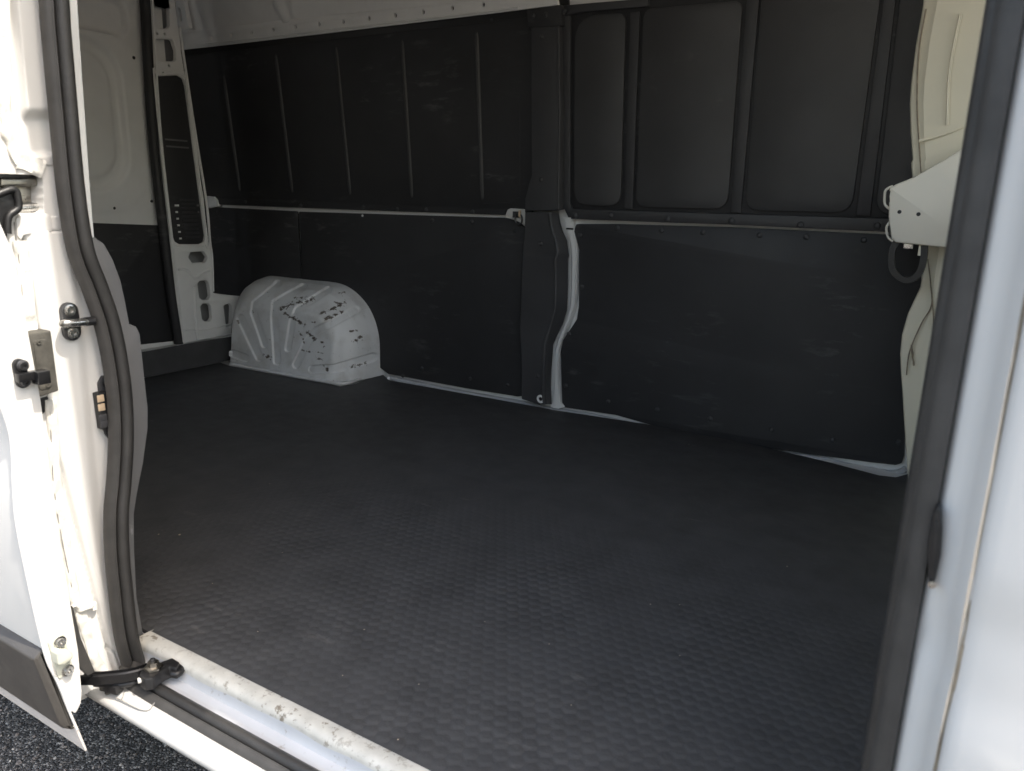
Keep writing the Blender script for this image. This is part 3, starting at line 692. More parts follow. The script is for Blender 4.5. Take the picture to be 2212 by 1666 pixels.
# the mat's edge turned up against the rear doors
up = [(-3.028, 0.0), (-3.034, 0.012), (-3.045, 0.10), (-3.048, 0.112), (-3.053, 0.110), (-3.044, 0.004)]
v = []; f = []; NY = 24
for i in range(NY+1):
    y = 0.08+1.66*i/NY
    for x, z in up: v.append((x+0.004*noise.noise(Vector((y*4, z*8, 0))), y, z+0.004*noise.noise(Vector((y*3, 5, 0)))*(1 if z > .05 else 0)))
for i in range(NY):
    for k in range(6): f.append((i*6+k, i*6+(k+1) % 6, (i+1)*6+(k+1) % 6, (i+1)*6+k))
obj('turned_up_edge', fixn(mesh('turned_up_edge', v, f)), M['mat'], matroot, 40)
obj('rear_floor_end', box_mesh('rear_floor_end', FX(-3.058), 0.05, 1.75, -0.10, 0.108, -0.05, -0.001, 0), M['inner'])
# crumbs on the mat
def crumb_mesh(s):
    bm = bmesh.new(); bmesh.ops.create_icosphere(bm, subdivisions=1, radius=s)
    for q in bm.verts: q.co *= random.uniform(0.6, 1.25); q.co.z *= 0.55
    me = bpy.data.meshes.new('crumb'); bm.to_mesh(me); bm.free(); me.materials.append(M['crumb']); return me
cm = [crumb_mesh(s) for s in (0.0026, 0.0020, 0.0014, 0.0011)]
def crumb(p, k, label):
    q = on(p, 2, 0.0); o = bpy.data.objects.new('crumb', cm[k]); o.location = (q.x, q.y, 0.0012+(0.0026, 0.0021, 0.0017, 0.0013)[k]*0.4); o.rotation_euler = (0, 0, random.uniform(0, 6))
    o['label'] = label; o['category'] = 'crumb'; o['group'] = 'crumbs lying on the mat'; link(o, None)
crumb((388, 1157), 0, 'largest pale crumb on the mat, one of a pair near the rear door post')
crumb((343, 1156), 1, 'smaller pale crumb of the pair on the mat beside the rear door post')
for p in ((583, 1046), (459, 1262), (1083, 877), (1005, 878), (985, 864), (1488, 961), (1468, 1308), (740, 1461), (787, 1362), (1047, 1345), (1186, 1393), (1234, 1525), (905, 1480), (860, 1600), (610, 1195), (1405, 1307), (1468, 1418), (1700, 1225), (557, 1366)):
    crumb(p, random.choice((2, 3, 3)), 'tiny pale crumb lying loose on the black mat')

# ------------------------------------------------------------------ sill
SX0, SX1 = -1.245, 0.02
scuffp = [(0.022, -0.0015), (0.006, -0.0005), (-0.004, -0.001), (-0.010, -0.003), (-0.0145, -0.007), (-0.016, -0.012), (-0.016, -0.020), (0.022, -0.020)]
stepp = [(-0.0155, -0.013), (-0.0165, -0.020), (-0.0170, -0.031), (-0.020, -0.0355), (-0.030, -0.037), (-0.0325, -0.039), (-0.035, -0.039), (-0.045, -0.041), (-0.085, -0.050), (-0.02, -0.11), (0.02, -0.04)]
lipp = [(-0.070, -0.052), (-0.076, -0.047), (-0.086, -0.0465), (-0.095, -0.050), (-0.1005, -0.0555), (-0.103, -0.0565), (-0.1075, -0.059), (-0.110, -0.064), (-0.109, -0.070), (-0.104, -0.075), (-0.085, -0.092), (-0.05, -0.125), (-0.03, -0.14), (-0.04, -0.08)]
def prism(name, prof, x0, x1, nx, mat, wob=0.0, label=None, bend=None, sharp=28):
    v = []; f = []; m = len(prof)
    for i in range(nx+1):
        x = x0+(x1-x0)*i/nx
        for y, z in prof:
            k = wob*noise.noise(Vector((x*14, y*30, z*30))); dy = bend(x) if bend else 0
            v.append((x, y+k+dy, z+k*0.6))
    for i in range(nx):
        for k in range(m): f.append((i*m+k, i*m+(k+1) % m, (i+1)*m+(k+1) % m, (i+1)*m+k))
    f.append(tuple(range(m))); f.append(tuple(range(nx*m, (nx+1)*m)))
    return obj(name, fixn(mesh(name, v, f)), mat, van, sharp, label)
prism('sill_plate', scuffp, -1.222, SX1, 160, M['scuff'], 0.0012, 'worn yellowish white edge of the load floor at the side door', sharp=50)
prism('sill_step', stepp, -1.222, SX1, 60, M['sill'], 0.0004, 'bluish white step inside the door sill', sharp=40)
sill = prism('outer_sill', lipp, -1.36, SX1, 100, M['shaded_white'], 0.0005, 'white outer door sill', sharp=40)
# sealant seam and weld patch on the sill's rear corner
SFr = Frame((0, -0.095, -0.049), (1, 0, 0), Vector((0, 0.9, 0.28)))
pts = [SFr.w(*SFr.hit(p), 0.001) for p in ((255, 1510), (300, 1533), (322, 1535), (332, 1522), (345, 1510))]
tube('seam', smoothline(pts, 5), 0.0009, M['seam'], sill, SFr.n, 6)
pts = [SFr.w(*SFr.hit(p), 0.001) for p in ((243, 1490), (262, 1480), (268, 1495), (262, 1512), (250, 1508))]
tube('seam', smoothline(pts, 5), 0.0009, M['seam'], sill, SFr.n, 6)
pts = [SFr.w(*SFr.hit(p), 0.002) for p in ((222, 1492), (228, 1476), (238, 1480), (232, 1496), (244, 1492))]
tube('weld', smoothline(pts, 5), 0.005, M['bumper'], sill, SFr.n, 7, wob=0.006)

# ------------------------------------------------------------------ door seal: one loop round the whole opening
cp = [(112, -40), (121, 60), (130, 160), (139, 260), (148, 360), (160, 460), (176, 545), (205, 620), (232, 700), (250, 790), (259, 870), (261, 950), (257, 1030), (251, 1100), (252, 1180), (260, 1270), (271, 1360), (288, 1430)]
cpath = [on(p, 0, -1.203) for p in cp]
path = [Vector((0.010, -0.045, 1.66)), Vector((0.0, -0.050, 1.72)), Vector((-0.06, -0.052, 1.74)), Vector((-0.6, -0.052, 1.745)), Vector((-1.12, -0.050, 1.74)), Vector((-1.185, -0.048, 1.70)), Vector((-1.203, -0.048, 1.6)), Vector((-1.203, -0.048, 1.3))]
path += cpath
path += [Vector((-1.190, -0.045, -0.045)), Vector((-1.165, -0.052, -0.052)), Vector((-1.12, -0.055, -0.054)), Vector((-1.0, -0.056, -0.054)), Vector((-0.7, -0.056, -0.054)), Vector((-0.3, -0.056, -0.054)), Vector((-0.07, -0.056, -0.052)), Vector((-0.012, -0.054, -0.042)), Vector((0.010, -0.050, 0.0)), Vector((0.010, -0.046, 0.06)), Vector((0.010, -0.045, 0.4)), Vector((0.010, -0.045, 0.9)), Vector((0.010, -0.045, 1.3))]
fine = smoothline(path, 10, True)
# side = T x b with b = -y: points into the opening
bulb = [(0.000, -0.006), (0.006, -0.011), (0.014, -0.0125), (0.021, -0.0105), (0.0245, -0.005), (0.025, 0.0), (0.022, 0.005), (0.016, 0.0075), (0.008, 0.0075), (0.001, 0.006)]
lip = [(0.000, 0.0085), (0.010, 0.0090), (0.0165, 0.0097), (0.0185, 0.0118), (0.0172, 0.0137), (0.0180, 0.0145), (0.0172, 0.0153), (0.0160, 0.0180), (0.012, 0.0215), (0.005, 0.0240), (0.001, 0.0235), (0.000, 0.0190)]
# decide which way the opening lies
t = (fine[1]-fine[0]); bvec = Vector((0, -1, 0)); side = t.cross(bvec)
ctr = Vector((-0.6, -0.05, 0.8)); sg = 1 if side.dot(ctr-fine[0]) > 0 else -1
seal = obj('door_seal', sweep_mesh('door_seal', fine, [(sg*a, b) for a, b in bulb], (0, -1, 0), True), M['rubber'], sharp=50, label='black rubber door seal running round the whole side opening')
obj('seal_lip', sweep_mesh('seal_lip', fine, [(sg*a, b) for a, b in lip], (0, -1, 0), True), M['lip'], seal, 30)

# ------------------------------------------------------------------ rear door post (behind the seal)
JX = -1.225
JF = FX(JX)
def post_y(z):      # inner limit of the post skin follows the seal
    P_ = cpath
    if z > P_[0].z: return P_[0].y
    for a, b in zip(P_[:-1], P_[1:]):
        if b.z <= z <= a.z: s = (a.z-z)/(a.z-b.z+1e-9); return a.y*(1-s)+b.y*s
    return P_[-1].y
def post(u, v_):
    z = -0.06+v_*1.80; y1 = post_y(z)+0.012; y0 = -0.165
    y = y0+(y1-y0)*u; p = JF.w(y, z); q = pix(p); h = 0.0
    # upper pressing
    e = [(18, -60), (30, 120), (52, 265), (62, 315), (95, 325), (112, 245), (100, 120), (84, -60)]
    if q[1] < 400:
        h -= 0.012*sstep((q[0]-(8+q[1]*0.12))/7)*sstep((340-q[1])/14)
        h += 0.014*sstep((q[0]-(26+q[1]*0.09))/14)*sstep((262-q[1])/30)
    # pocket with the hinge arm
    d = rrect((q[0]-0.02*(q[1]-420), q[1]), -40, 91, 380, 459, 8); h -= 0.035*sstep((1.5-d)/3)
    # channel between the two seams lower down
    if q[1] > 500:
        cxx = 83+0.16*(q[1]-709) if q[1] < 1000 else 130+0.262*(q[1]-1000)
        h -= 0.010*sstep((7-abs(q[0]-cxx))/8)
        h += 0.006*sstep((q[0]-cxx-6)/18)*sstep((190+0.09*(q[1]-760)-q[0])/30)
    if q[1] > 1370:
        d = segdist(q, [(232, 1400), (252, 1410), (262, 1440)]); h -= 0.006*sstep((7-d)/7)
    return JF.w(y, z, h)
pj = obj('door_post', grid_mesh('door_post', post, 90, 620), M['white'], sharp=60, label='sunlit white rear door post with sealed seams')
obj('post_core', box_mesh('post_core', JF, -0.16, -0.02, -0.10, 1.75, -0.06, -0.045, 0), M['white'], pj)
# wrinkled sealant bands
def band(px, w_, name='sealant_band', c=0.003, mat='sealant', parent=None, fr=None, wob=0.0035):
    fr = fr or JF; pts = smoothline([fr.w(*fr.hit(p), c) for p in px], 8)
    prof = [(-w_, -0.002), (-w_*0.9, 0.0015), (-w_*0.45, 0.0022), (0, 0.0012), (w_*0.4, 0.0026), (w_*0.9, 0.0012), (w_, -0.002)]
    return obj(name, sweep_mesh(name, pts, prof, fr.n, wob=wob), M[mat], parent or pj, 60)
band([(5, -40), (6, 100), (9, 220), (16, 290), (32, 335), (42, 352)], 0.008)
band([(34, 345), (60, 352), (92, 366)], 0.014)
band([(42, 520), (52, 600), (60, 680), (64, 714)], 0.011)
band([(108, 862), (113, 920), (116, 1000), (126, 1090), (141, 1180), (157, 1270), (168, 1310)], 0.009)
band([(172, 1318), (186, 1370), (203, 1420), (222, 1454)], 0.009)
for a, b in (((156, 1303), (200, 1306)),):
    tube('sealant_blob', smoothline([JF.w(*JF.hit(p), 0.006) for p in (a, (168, 1318), (180, 1308), (196, 1303), (200, 1312))], 5), 0.005, M['sealant'], pj, (1, 0, 0), 8, wob=0.006)
tube('seam_line', smoothline([JF.w(*JF.hit(p), 0.0035) for p in ((28, 480), (38, 560), (46, 640), (54, 712))], 5), 0.0009, M['seam'], pj, (1, 0, 0), 6)
tube('seam_line', smoothline([JF.w(*JF.hit(p), 0.0045) for p in ((104, 880), (108, 960), (112, 1040), (126, 1140), (148, 1250), (160, 1300))], 5), 0.0009, M['seam'], pj, (1, 0, 0), 6)
# patch plates beside the pocket
plate('patch', FX(JX+.004), [(35, 470), (50, 464), (100, 461), (112, 468), (115, 500), (52, 508), (46, 520), (38, 510)], 0.004, M['white'], pj, r=.005)
plate('patch', FX(JX+.0025), [(100, 470), (127, 466), (134, 485), (131, 497), (101, 497)], 0.003, M['white'], pj, r=.004)
plate('patch', FX(JX+.0025), [(85, 340), (115, 336), (119, 348), (117, 356), (108, 358), (84, 352)], 0.003, M['white'], pj, r=.006)
# metal pocket lining with dark top gap
po = plate('pocket_lining', FX(JX-.030), [(2, 392), (78, 393), (90, 400), (92, 455), (80, 459), (20, 460)], 0.004, M['zinc'], pj, r=.003)
tube('pocket_rod', [FX(JX-.018).w(*FX(JX-.018).hit(p)) for p in ((38, 451), (60, 449), (86, 448))], 0.0075, M['steel'], po, (1, 0, 0), 12)
plate('pocket_hood', FX(JX-.012), [(2, 384), (80, 384), (86, 396), (82, 403), (2, 405)], 0.012, M['zinc'], po, r=.004, bev=.004)
plate('pocket_gap', FX(JX-.006), [(0, 376), (82, 378), (84, 384), (0, 386)], 0.012, M['black'], po)
# black hinge arm reaching into the pocket
HF = FX(JX+.012)
arm = plate('hinge_arm', HF, [(-20, 424), (18, 408), (30, 408), (37, 415), (42, 445), (38, 456), (24, 466), (20, 476), (18, 498), (16, 520), (12, 535), (-20, 535)], 0.035, M['black'], r=.006, bev=.003, label='black hinge arm of the sliding door')
tube('arm_rim', smoothline([HF.w(*HF.hit(p), 0.002) for p in ((-10, 422), (18, 411), (30, 411), (35, 418), (39, 444), (34, 454), (20, 464), (15, 478), (15, 505))], 5), 0.0055, M['black'], arm, (1, 0, 0), 8)
# grey inner trim beyond the seal
gf = FX(-1.228)
plate('post_trim', gf, [(196, 500), (214, 519), (226, 526), (245, 560), (262, 605), (272, 650), (281, 700), (296, 706), (304, 722), (312, 800), (321, 880), (321, 925), (311, 1000), (298, 1065), (291, 1110), (292, 1190), (297, 1290), (304, 1330), (311, 1372), (270, 1380), (235, 1200), (235, 1000), (245, 850), (215, 680), (180, 560)], 0.02, M['grey'], r=[0, .004, .01]+[0]*22, bev=.004, label='grey inner trim of the rear door post')
plate('post_flange', FX(-1.226), [(152, -40), (166, -40), (171, 60), (184, 250), (196, 420), (204, 513), (196, 516), (182, 420), (150, 60)], 0.01, M['inner'], r=.001)

# ---- fittings on the post
def bolt(fr, px, r, parent, mat='steel', name='bolt', h=0.005):
    q = fr.hit(px); bo = obj(name, lathe_mesh(name, fr, q[0], q[1], [(r*1.25, -0.001), (r*1.25, h*0.3), (r, h*0.4), (r*0.9, h), (r*0.45, h), (r*0.4, h*0.4)], 16), M[mat], parent)
    return bo
def capsule(fr, p0, p1, wpx, n=8):
    a, b = Vector(p0), Vector(p1); d = (b-a).normalized(); s = Vector((-d.y, d.x)); out = []
    for k in range(n+1):
        t = math.pi*k/n; out.append(fr.hit(a-d*math.sin(t)*wpx*1.0+s*math.cos(t)*wpx))
    for k in range(n+1):
        t = math.pi*k/n; out.append(fr.hit(b+d*math.sin(t)*wpx*1.0-s*math.cos(t)*wpx))
    return out
SF = FX(JX+.014)
st = obj('striker', plate_mesh('striker', SF, capsule(SF, (152, 673), (158, 718), 19), 0.008, 0.002), M['dark_steel'], label='steel door striker bolted to the post')
bolt(SF, (151, 671), .0075, st); bolt(SF, (158, 720), .0075, st)
fr = FX(JX+.03)
a, b = fr.hit((134, 693)), fr.hit((196, 698))
tube('striker_bar', smoothline([SF.w(*SF.hit((140, 702)), 0.002), fr.w(*fr.hit((138, 699)), 0.0), fr.w(*fr.hit((165, 697)), 0.004), fr.w(*fr.hit((192, 695)), 0)], 5), 0.0062, M['steel'], st, (0, 0, 1), 10)
obj('bar_end', lathe_mesh('bar_end', FY(b[0]-.006), fr.w(*b)[0]+.0, fr.w(*b)[2]+.003, [(0.0072, -0.012), (0.0072, 0.006), (0.005, 0.008)], 12), M['black'], st)
BFm = FX(JX+.030)
bu = plate('rubber_buffer', BFm, [(58, 722), (111, 714), (128, 845), (80, 861)], 0.034, M['bumper'], r=.003, bev=.003, label='worn dark rubber buffer block on the post')
plate('moulded_recess', BFm.shift(.0012), [(72, 736), (102, 732), (115, 835), (86, 846)], 0.003, M['bumper'], bu, r=.006, bev=.001)
for p in ((84, 740), (97, 800), (103, 832)): bolt(BFm.shift(.0012), p, .0035, bu, 'bumper', 'dimple', .002)
plate('painted_shadow', FX(JX+.002), [(84, 862), (104, 856), (108, 880), (88, 900)], 0.004, M['black'], bu, r=.002)  # black plate painted in as the shadow under the buffer
# contact plate
KF = FX(JX+.005)
ct = plate('contact_plate', KF, [(213, 828), (222, 811), (236, 815), (246, 880), (250, 955), (243, 957), (228, 938), (217, 870)], 0.006, M['trim'], r=.005, bev=.0015, label='black electrical contact plate on the post')
KB = FX(JX+.020)
blk = plate('contact_block', KB, [(213, 852), (234, 846), (243, 925), (224, 930)], 0.018, M['black'], ct, r=.002, bev=.0015)
for (x, y) in ((217, 861), (219, 880)):
    q = KB.hit((x, y)); obj('contact', box_mesh('contact', KB, q[0]-.0055, q[0]+.0055, q[1]-.006, q[1]+.006, -0.001, 0.002, 0.001), M['copper'], blk)
for (x, y) in ((222, 902), (225, 916)):
    q = KB.hit((x, y)); obj('guide', box_mesh('guide', KB, q[0]-.007, q[0]+.006, q[1]-.006, q[1]+.006, -0.001, 0.003, 0.001), M['trim'], blk)
bolt(KF, (230, 827), .006, ct, 'dark_steel'); bolt(KF, (242, 934), .006, ct, 'steel')

# ------------------------------------------------------------------ sliding door, slid back along the side
DX = -1.15
DFr = FX(DX)
inn = [(0, 478), (31, 548), (60, 705), (89, 862), (123, 1112), (151, 1290), (170, 1404), (178, 1495), (176, 1520), (164, 1544)]
out = [(154, 1536), (124, 1470), (96, 1405), (55, 1223), (37, 1130), (31, 1060), (28, 985), (22, 935), (0, 868)]
I = [DFr.hit(p) for p in inn]; O = [DFr.hit(p) for p in out]
sec = [(I[0][0]-0.004, 1.72)]+I+O+[(O[-1][0]-0.016, O[-1][1]+0.10), (O[-1][0]-0.020, 0.85), (O[-1][0]-0.012, 1.2), (O[-1][0]+0.01, 1.72)]
# leading-edge skin, then the body swept back
door = obj('sliding_door', plate_mesh('sliding_door', DFr, [tuple(q) for q in rounded(sec, [0]*8+[.012, .012, .006]+[0]*13)], 1.22, 0.003), M['white'], sharp=35, label='white sliding side door pushed back, seen on its sunlit front edge')
# fold line of the outer skin along the edge
tube('hem_edge', smoothline([DFr.w(*DFr.hit(p), -0.001) for p in out], 6), 0.0028, M['white'], door, (1, 0, 0), 8)
# guide bracket on the edge
GF = DFr.shift(.006)
gb = obj('guide_bracket', plate_mesh('guide_bracket', GF, capsule(GF, (44, 790), (51, 825), 14.5), 0.007, 0.002), M['gloss'], door)
bolt(GF, (48, 790), .0068, gb, 'dark_steel', h=.007); bolt(GF, (52, 824), .0068, gb, 'dark_steel', h=.007)
a = GF.hit((66, 809))
obj('guide_pin', box_mesh('guide_pin', GF, a[0]-.022, a[0]+.012, a[1]-.007, a[1]+.006, 0, 0.012, 0.002), M['gloss'], gb)
a = GF.hit((79, 812))
obj('guide_tip', box_mesh('guide_tip', GF, a[0]-.009, a[0]+.009, a[1]-.010, a[1]+.010, 0.001, 0.022, 0.0025), M['gloss'], gb)
# beige catch with two bolts
CF = DFr.shift(.004)
ctc = plate('door_catch', CF, [(104, 1389), (138, 1368), (160, 1448), (128, 1468)], 0.006, M['beige'], door, r=.003, bev=.0015)
CW = DFr.shift(.020)
plate('catch_wedge', CW, [(122, 1412), (130, 1405), (152, 1407), (160, 1414), (158, 1423), (140, 1437), (126, 1438)], 0.018, M['beige'], ctc, r=.004, bev=.003)
bolt(CF, (129, 1387), .0078, ctc, 'steel', h=.006); bolt(CF, (146, 1448), .0078, ctc, 'steel', h=.006)
# dark cladding along the door's foot and the bright hem below it
YO = O[2][0]
ct_, cb_ = DFr.hit((95, 1402)), DFr.hit((164, 1576))
CL = FX(DX-.004)
cl = plate('lower_cladding', CL, [CL.hit((93, 1401)), CL.hit((71, 1426)), CL.hit((128, 1566)), CL.hit((139, 1576)), CL.hit((160, 1579)), CL.hit((163, 1573))], 1.20, M['clad'], door, r=[.002, .006, .006, .004, .002, 0], bev=.006, uv=True, label='dark grey plastic cladding along the foot of the sliding door')
LFm = FX(DX-.002)
plate('bottom_hem', LFm, [LFm.hit((164, 1578)), LFm.hit((170, 1575)), LFm.hit((189, 1621)), LFm.hit((184, 1623))], 1.20, M['lipmetal'], door, r=.001, bev=.0008, uv=True)
tube('edge_hem', smoothline([DFr.w(*DFr.hit(p), -0.002) for p in ((98, 1405), (124, 1470), (150, 1535), (168, 1577))], 4), 0.0022, M['white'], door, (1, 0, 0), 8)
# dark weather strip behind the door's inner edge
plate('weather_strip', FX(-1.175), [(150, 1310), (158, 1310), (176, 1380), (206, 1452), (190, 1460), (170, 1440)], 0.012, M['rubber'], door, r=.002)

# lower roller arm running into the sill track
AZ = -0.012
AF = FZ(AZ)
ap = [(176, 1462), (215, 1462), (262, 1458), (290, 1453), (310, 1447), (332, 1437)]
A3 = smoothline([AF.w(*AF.hit(p), 0) for p in ap], 5)
ra = obj('roller_arm', sweep_mesh('roller_arm', A3, [(-.010, -.004), (.010, -.004), (.012, -.008), (.012, .008), (.009, .010), (.009, .000), (-.008, .000), (-.008, .004), (-.010, .004)], (0, 0, 1)), M['gloss'], sharp=25, label='black steel roller arm joining sliding door to sill track')
hd = plate('roller_head', FZ(-0.002), [(300, 1458), (305, 1447), (322, 1440), (340, 1432), (372, 1420), (388, 1430), (382, 1444), (366, 1440), (345, 1452), (330, 1465), (312, 1468)], 0.022, M['black'], ra, r=.004, bev=.003)
q = on((331, 1438), 2, 0.004)
nb = obj('flange_nut', lathe_mesh('flange_nut', FZ(0.0), q.x, q.y, [(0.0155, -0.001), (0.0155, 0.003), (0.010, 0.005), (0.0095, 0.012), (0.005, 0.013)], 6), M['zinc'], ra)
obj('stud', lathe_mesh('stud', FZ(0.0), q.x, q.y, [(0.0045, 0.012), (0.0045, 0.017), (0.003, 0.018)], 12), M['dark_steel'], nb)
tube('cable', [on(p, 2, -0.012) for p in ((318, 1466), (345, 1457), (372, 1448))], 0.0016, M['sealant'], ra, (0, 0, 1), 6)
tube('cable_sleeve', [on(p, 2, -0.012) for p in ((298, 1471), (322, 1465))], 0.005, M['sealant'], ra, (0, 0, 1), 8)
tube('cable_ferrule', [on(p, 2, -0.012) for p in ((322, 1465), (330, 1462))], 0.0035, M['steel'], ra, (0, 0, 1), 8)
tube('latch_hook', smoothline([on(p, 2, -0.014) for p in ((366, 1432), (384, 1436), (392, 1446), (384, 1456), (372, 1456))], 4), 0.0065, M['black'], ra, (0, 0, 1), 8)
tube('hose', smoothline([on(p, 2, -0.03) for p in ((205, 1476), (250, 1480), (290, 1474), (305, 1462))], 5), 0.006, M['black'], ra, (0, 0, 1), 8)
a = on((244, 1484), 2, -0.035)
obj('clip', box_mesh('clip', Frame((a.x, a.y, a.z), (1, 0.2, 0), (-0.2, 1, 0)), -.016, .016, -.009, .009, -.008, .008, .003), M['black'], ra)
a = on((374, 1469), 2, -0.052)
obj('floor_plug', lathe_mesh('floor_plug', FZ(-0.053), a.x, a.y, [(0.009, 0), (0.009, 0.006), (0.006, 0.009), (0.003, 0.006)], 12), M['black'])

# ------------------------------------------------------------------ front door post and the body side beyond it
zz = [-0.10, 0.0, 0.15, 0.30, 0.40, 0.435, 0.452, 0.47, 0.495, 0.515, 0.55, 0.62, 0.75, 0.9, 1.1, 1.3, 1.5, 1.75]
prof = [(0.048, 0.02), (0.010, -0.010), (0.009, -0.030), (0.0092, -0.052), (0.0115, -0.062), (0.0155, -0.068), (0.0205, -0.072), (0.027, -0.078), (0.031, -0.088), (0.0345, -0.097), (0.0375, -0.102)]
v = []; f = []; m = len(prof)
for z in zz:
    tum = 0.0 if z < 0.8 else 0.045*((z-0.8)/0.95)**1.6
    for k, (x, y) in enumerate(prof):
        d = 0.0035*math.exp(-((z-0.47)/0.02)**2) if k > 4 else 0
        v.append((x+d*0.6, y+tum*(k/m)+d, z))
for i in range(len(zz)-1):
    for k in range(m-1): f.append((i*m+k, i*m+k+1, (i+1)*m+k+1, (i+1)*m+k))
fpst = obj('front_door_post', fixn(mesh('front_door_post', v, f)), M['white'], sharp=50, label='white front post of the side door, out of focus')
def skin(x, z):
    tum = 0.0 if z < 0.8 else 0.075*((z-0.8)/1.1)**1.7
    crease = 0.006*sstep((z-0.40)/0.06)*sstep((0.56-z)/0.06)
    low = 0.02*sstep((0.25-z)/0.5)
    return -0.1085-0.010*min(1, (x-0.040)/0.012)**0.5+tum+crease+low if x < 0.052 else -0.1185+tum+crease+low-0.006*min(1, (x-0.052)/0.3)
xs_ = [0.040, 0.042, 0.045, 0.052, 0.08, 0.15, 0.3, 0.6, 1.0, 1.75]; zs_ = [-0.35+1.10*i/110 for i in range(111)]
v = [(x, skin(x, z), z) for x in xs_ for z in zs_]; v += [(x, skin(x, z)+0.012, z) for x in xs_ for z in zs_]
n1 = len(zs_); N1 = len(xs_)*n1; f = []
for i in range(len(xs_)-1):
    for j in range(n1-1):
        a = i*n1+j; f += [(a, a+1, a+n1+1, a+n1), (N1+a, N1+a+n1, N1+a+n1+1, N1+a+1)]
for j in range(n1-1): f.append((j, N1+j, N1+j+1, j+1))
bs = obj('front_body_side', fixn(mesh('front_body_side', v, f)), M['white'], sharp=50, label='white outer body side ahead of the door opening')
# upper body side (short post, then the cab window opening)
v = []; f = []
zt = [0.75+1.3*i/14 for i in range(15)]; xu = [0.040, 0.042, 0.045, 0.052, 0.08, 0.15, 0.34]
v = [(x, skin(x, z), z) for x in xu for z in zt]; nn = len(zt)
v += [(x, skin(x, z)+0.012, z) for x in xu for z in zt]; NN = len(xu)*nn
for i in range(len(xu)-1):
    for j in range(nn-1):
        a = i*nn+j; f += [(a, a+1, a+nn+1, a+nn), (NN+a, NN+a+nn, NN+a+nn+1, NN+a+1)]
obj('upper_body_post', fixn(mesh('upper_body_post', v, f)), M['white'], sharp=50)
band([(2212+30, 500), (2138, 1084), (2080, 1400), (2020, 1666), (1985, 1820)], 0.0016, 'tan_seam', -0.001, 'tan', fpst, FY(-0.1055), 0.0008)
band([(2290, 60), (2242, 500)], 0.0016, 'tan_seam', -0.001, 'tan', fpst, FY(-0.1055), 0.0008)
# black oval contact socket on the front post
sv_ = [FY(-0.078).hit(p) for p in ((2016, 1110), (2024, 1094), (2033, 1104), (2036, 1150), (2033, 1200), (2022, 1250), (2012, 1272), (2004, 1250), (2003, 1180))]
so_ = obj('contact_socket', plate_mesh('contact_socket', FY(-0.078), rounded(sv_, .004), 0.02, .002), M['black'], fpst)
sv_ = [FY(-0.0790).hit(p) for p in ((2019, 1125), (2028, 1128), (2028, 1180), (2018, 1235), (2012, 1230), (2011, 1180))]
obj('socket_well', plate_mesh('socket_well', FY(-0.0795), rounded(sv_, .004), 0.004, .001), M['black'], so_)
q = FY(-0.079).hit((2013, 1262)); obj('socket_screw', lathe_mesh('socket_screw', FY(-0.079), q[0], q[1], [(0.003, 0), (0.003, 0.002), (0.001, 0.0025)], 10), M['steel'], so_)
# header over the opening, rear body side, cab shell
obj('door_header', box_mesh('door_header', FY(-0.100), -1.25, 0.06, 1.75, 2.05, -0.12, 0, 0.01), M['white'])
obj('rear_body_side', box_mesh('rear_body_side', FY(-0.075), -3.22, -1.27, -0.06, 2.0, -0.06, 0, 0.005), M['white'])
obj('cab_header', box_mesh('cab_header', FY(-0.02), 0.06, 1.75, 1.72, 2.05, -0.05, 0, 0.01), M['white'])
obj('cab_front', box_mesh('cab_front', FXn(1.72), -1.9, 0.06, -0.35, 0.75, 0, 0.04, 0.01), M['white'])
obj('cab_far_side', box_mesh('cab_far_side', FY(1.87), 0.12, 1.75, -0.35, 0.75, -0.03, 0, 0.01), M['cream'])
obj('underbody', box_mesh('underbody', FZ(-0.115), -3.2, 1.7, 0.05, 1.85, -0.12, 0, 0.0), M['black'])

obj('cab_light_blocker', box_mesh('cab_light_blocker', FXn(0.22), -1.84, -0.06, -0.012, 0.95, -0.02, 0, 0.004), M['cream'], label='unseen cream panel added to block cab light from the load floor')  # added out of view to keep cab light off floor and rear door
# ------------------------------------------------------------------ cream post and bracket behind the driver's seat
UF = 1.70
cl_ = [(1997, -40, 0), (1994, 10, 0), (1978, 98, 0), (1968, 180, 0), (1965, 225, 0), (1967, 290, 0), (1971, 345, 0), (1968, 352, 1), (1970, 380, 1), (1990, 480, 1), (1999, 535, 1), (1996, 570, 1), (1988, 620, 1), (1961, 678, 1), (1948, 723, 1), (1944, 765, 1), (1946, 810, 1), (1950, 866, 1), (1955, 951, 1), (1960, 1020, 1), (1963, 1052, 1)]
v = []; f = []; K = 6
for (x, y, k) in cl_:
    fr = FY(1.72); A = fr.hit((x, y)); z = A[1]
    e = 0.018 if y < 340 else (0.022 if y > 600 else 0.018)
    w2 = 0.02+0.06*sstep((y-640)/80)*sstep((960-y)/160) if y > 540 else 0.022
    v += [Vector((A[0]+.01, 1.86, z)), Vector((A[0], 1.725, z)), Vector((A[0]+0.003, 1.718, z)), Vector((A[0]+w2, 1.712, z)), Vector((A[0]+w2+0.012, 1.705, z)), Vector((0.21, 1.665, z))]
for i in range(len(cl_)-1):
    for k in range(K-1): f.append((i*K+k, i*K+k+1, (i+1)*K+k+1, (i+1)*K+k))
cp_ = obj('cab_post', fixn(mesh('cab_post', v, f)), M['cream'], sharp=20, label='cream painted post at the front end of the load bay')
fr = FY(1.700)
band([(2000, 20), (1985, 110), (1981, 220), (1986, 320), (1992, 400)], 0.002, 'panel_seam', 0.0, 'tan', cp_, FY(1.712), 0.0)
band([(2075, 30), (2052, 150), (2046, 270)], 0.004, 'pressed_line', 0.001, 'cream', cp_, FY(1.690), 0.0)
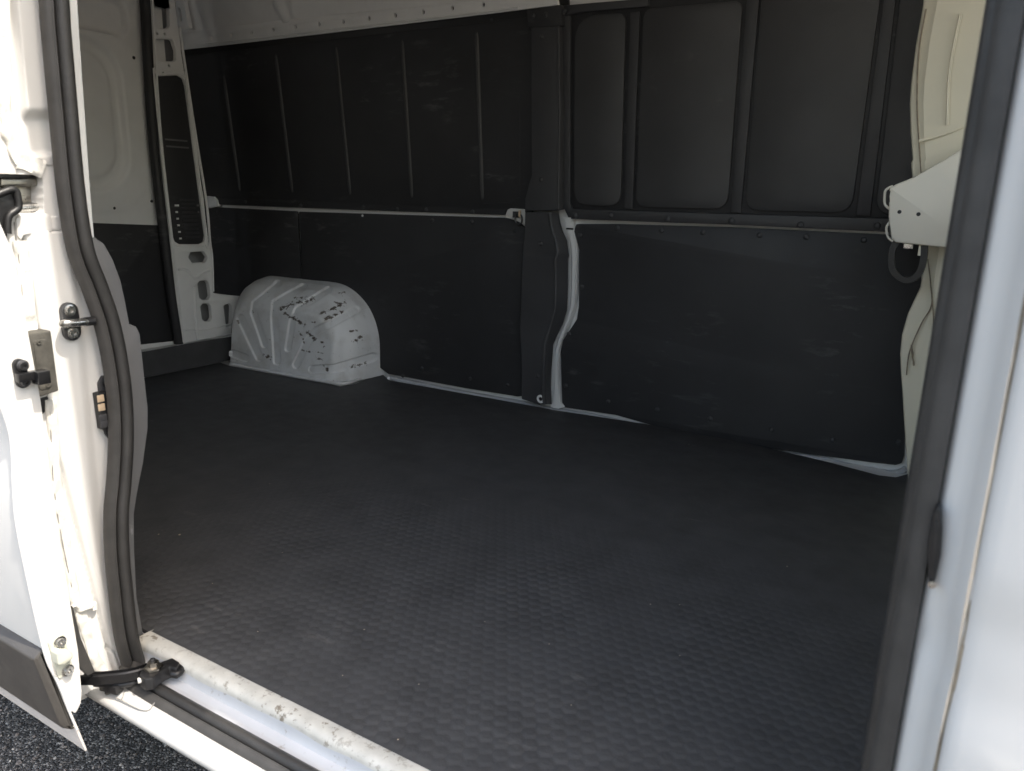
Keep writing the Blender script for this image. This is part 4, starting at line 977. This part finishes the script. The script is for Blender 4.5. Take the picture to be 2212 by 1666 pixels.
band([(1985, 305), (2040, 290), (2110, 262)], 0.004, 'pressed_line', 0.0, 'cream', cp_, FY(1.694), 0.0)
band([(2004, 560), (2010, 610), (2012, 660), (1990, 700), (1965, 760), (1958, 810)], 0.0018, 'panel_seam', 0.0, 'tan', cp_, FY(1.700), 0.0)
band([(2010, 612), (2016, 680), (2018, 740)], 0.0018, 'panel_seam', 0.0, 'tan', cp_, FY(1.692), 0.0)
band([(1969, 745), (1971, 770), (1974, 790)], 0.0025, 'scratch', 0.0, 'tan', cp_, FY(1.699))
QF = FY(1.60)
hq = [QF.hit(p) for p in ((1943, 458), (1984, 463))]
bk = plate('seat_bracket', QF, [(1921, 407), (1935, 398), (1973, 383), (2040, 345), (2110, 300), (2110, 540), (2050, 536), (1990, 530), (1934, 524), (1925, 515), (1919, 470)], 0.06, M['bracket'], r=[.006, .004, 0, 0, 0, 0, 0, 0, .008, .004, 0], bev=.006, label='white steel bracket on the cream post with two bolt holes')
# folded flanges of the bracket's open end
tube('fold', smoothline([QF.w(*QF.hit(p), -0.012) for p in ((1928, 402), (1913, 410), (1910, 424), (1911, 442), (1921, 452))], 4), 0.0035, M['bracket'], bk, (0, -1, 0), 8)
tube('fold', smoothline([QF.w(*QF.hit(p), -0.012) for p in ((1921, 480), (1914, 492), (1917, 512), (1928, 522))], 4), 0.0035, M['bracket'], bk, (0, -1, 0), 8)
plate('fold_slot', QF.shift(.0004), [(1920, 415), (1924, 411), (1921, 424), (1922, 438), (1918, 432)], 0.003, M['black'], bk)
plate('fold_slot', QF.shift(.0004), [(1919, 490), (1922, 488), (1924, 512), (1920, 505)], 0.003, M['black'], bk)
for q in hq: obj('bolt_hole', lathe_mesh('bolt_hole', QF, q[0], q[1], [(0.0052, -0.004), (0.0052, 0.0008), (0.003, 0.0012)], 14), M['black'], bk)
# black belt loop hanging under it
lpts = smoothline([FY(1.63).w(*FY(1.63).hit(p)) for p in ((1940, 520), (1930, 535), (1926, 560), (1930, 584), (1945, 600), (1960, 605), (1978, 598), (1990, 580), (1996, 552), (1997, 530))], 6)
lo = obj('belt_loop', sweep_mesh('belt_loop', lpts, [(-.008, -.012), (.008, -.012), (.0095, 0), (.008, .012), (-.008, .012), (-.0065, 0)], (0, -1, 0)), M['black'], sharp=40, label='black plastic loop hanging under the white bracket')
a = FY(1.62).hit((1962, 531)); obj('loop_screw', box_mesh('loop_screw', FY(1.62), a[0]-.012, a[0]+.012, a[1]-.009, a[1]+.009, -.01, 0, .003), M['steel'], lo)
a = FY(1.62).hit((1988, 540)); obj('loop_tag', box_mesh('loop_tag', FY(1.62), a[0]-.005, a[0]+.005, a[1]-.016, a[1]+.014, -.01, 0, .002), M['cream'], lo)
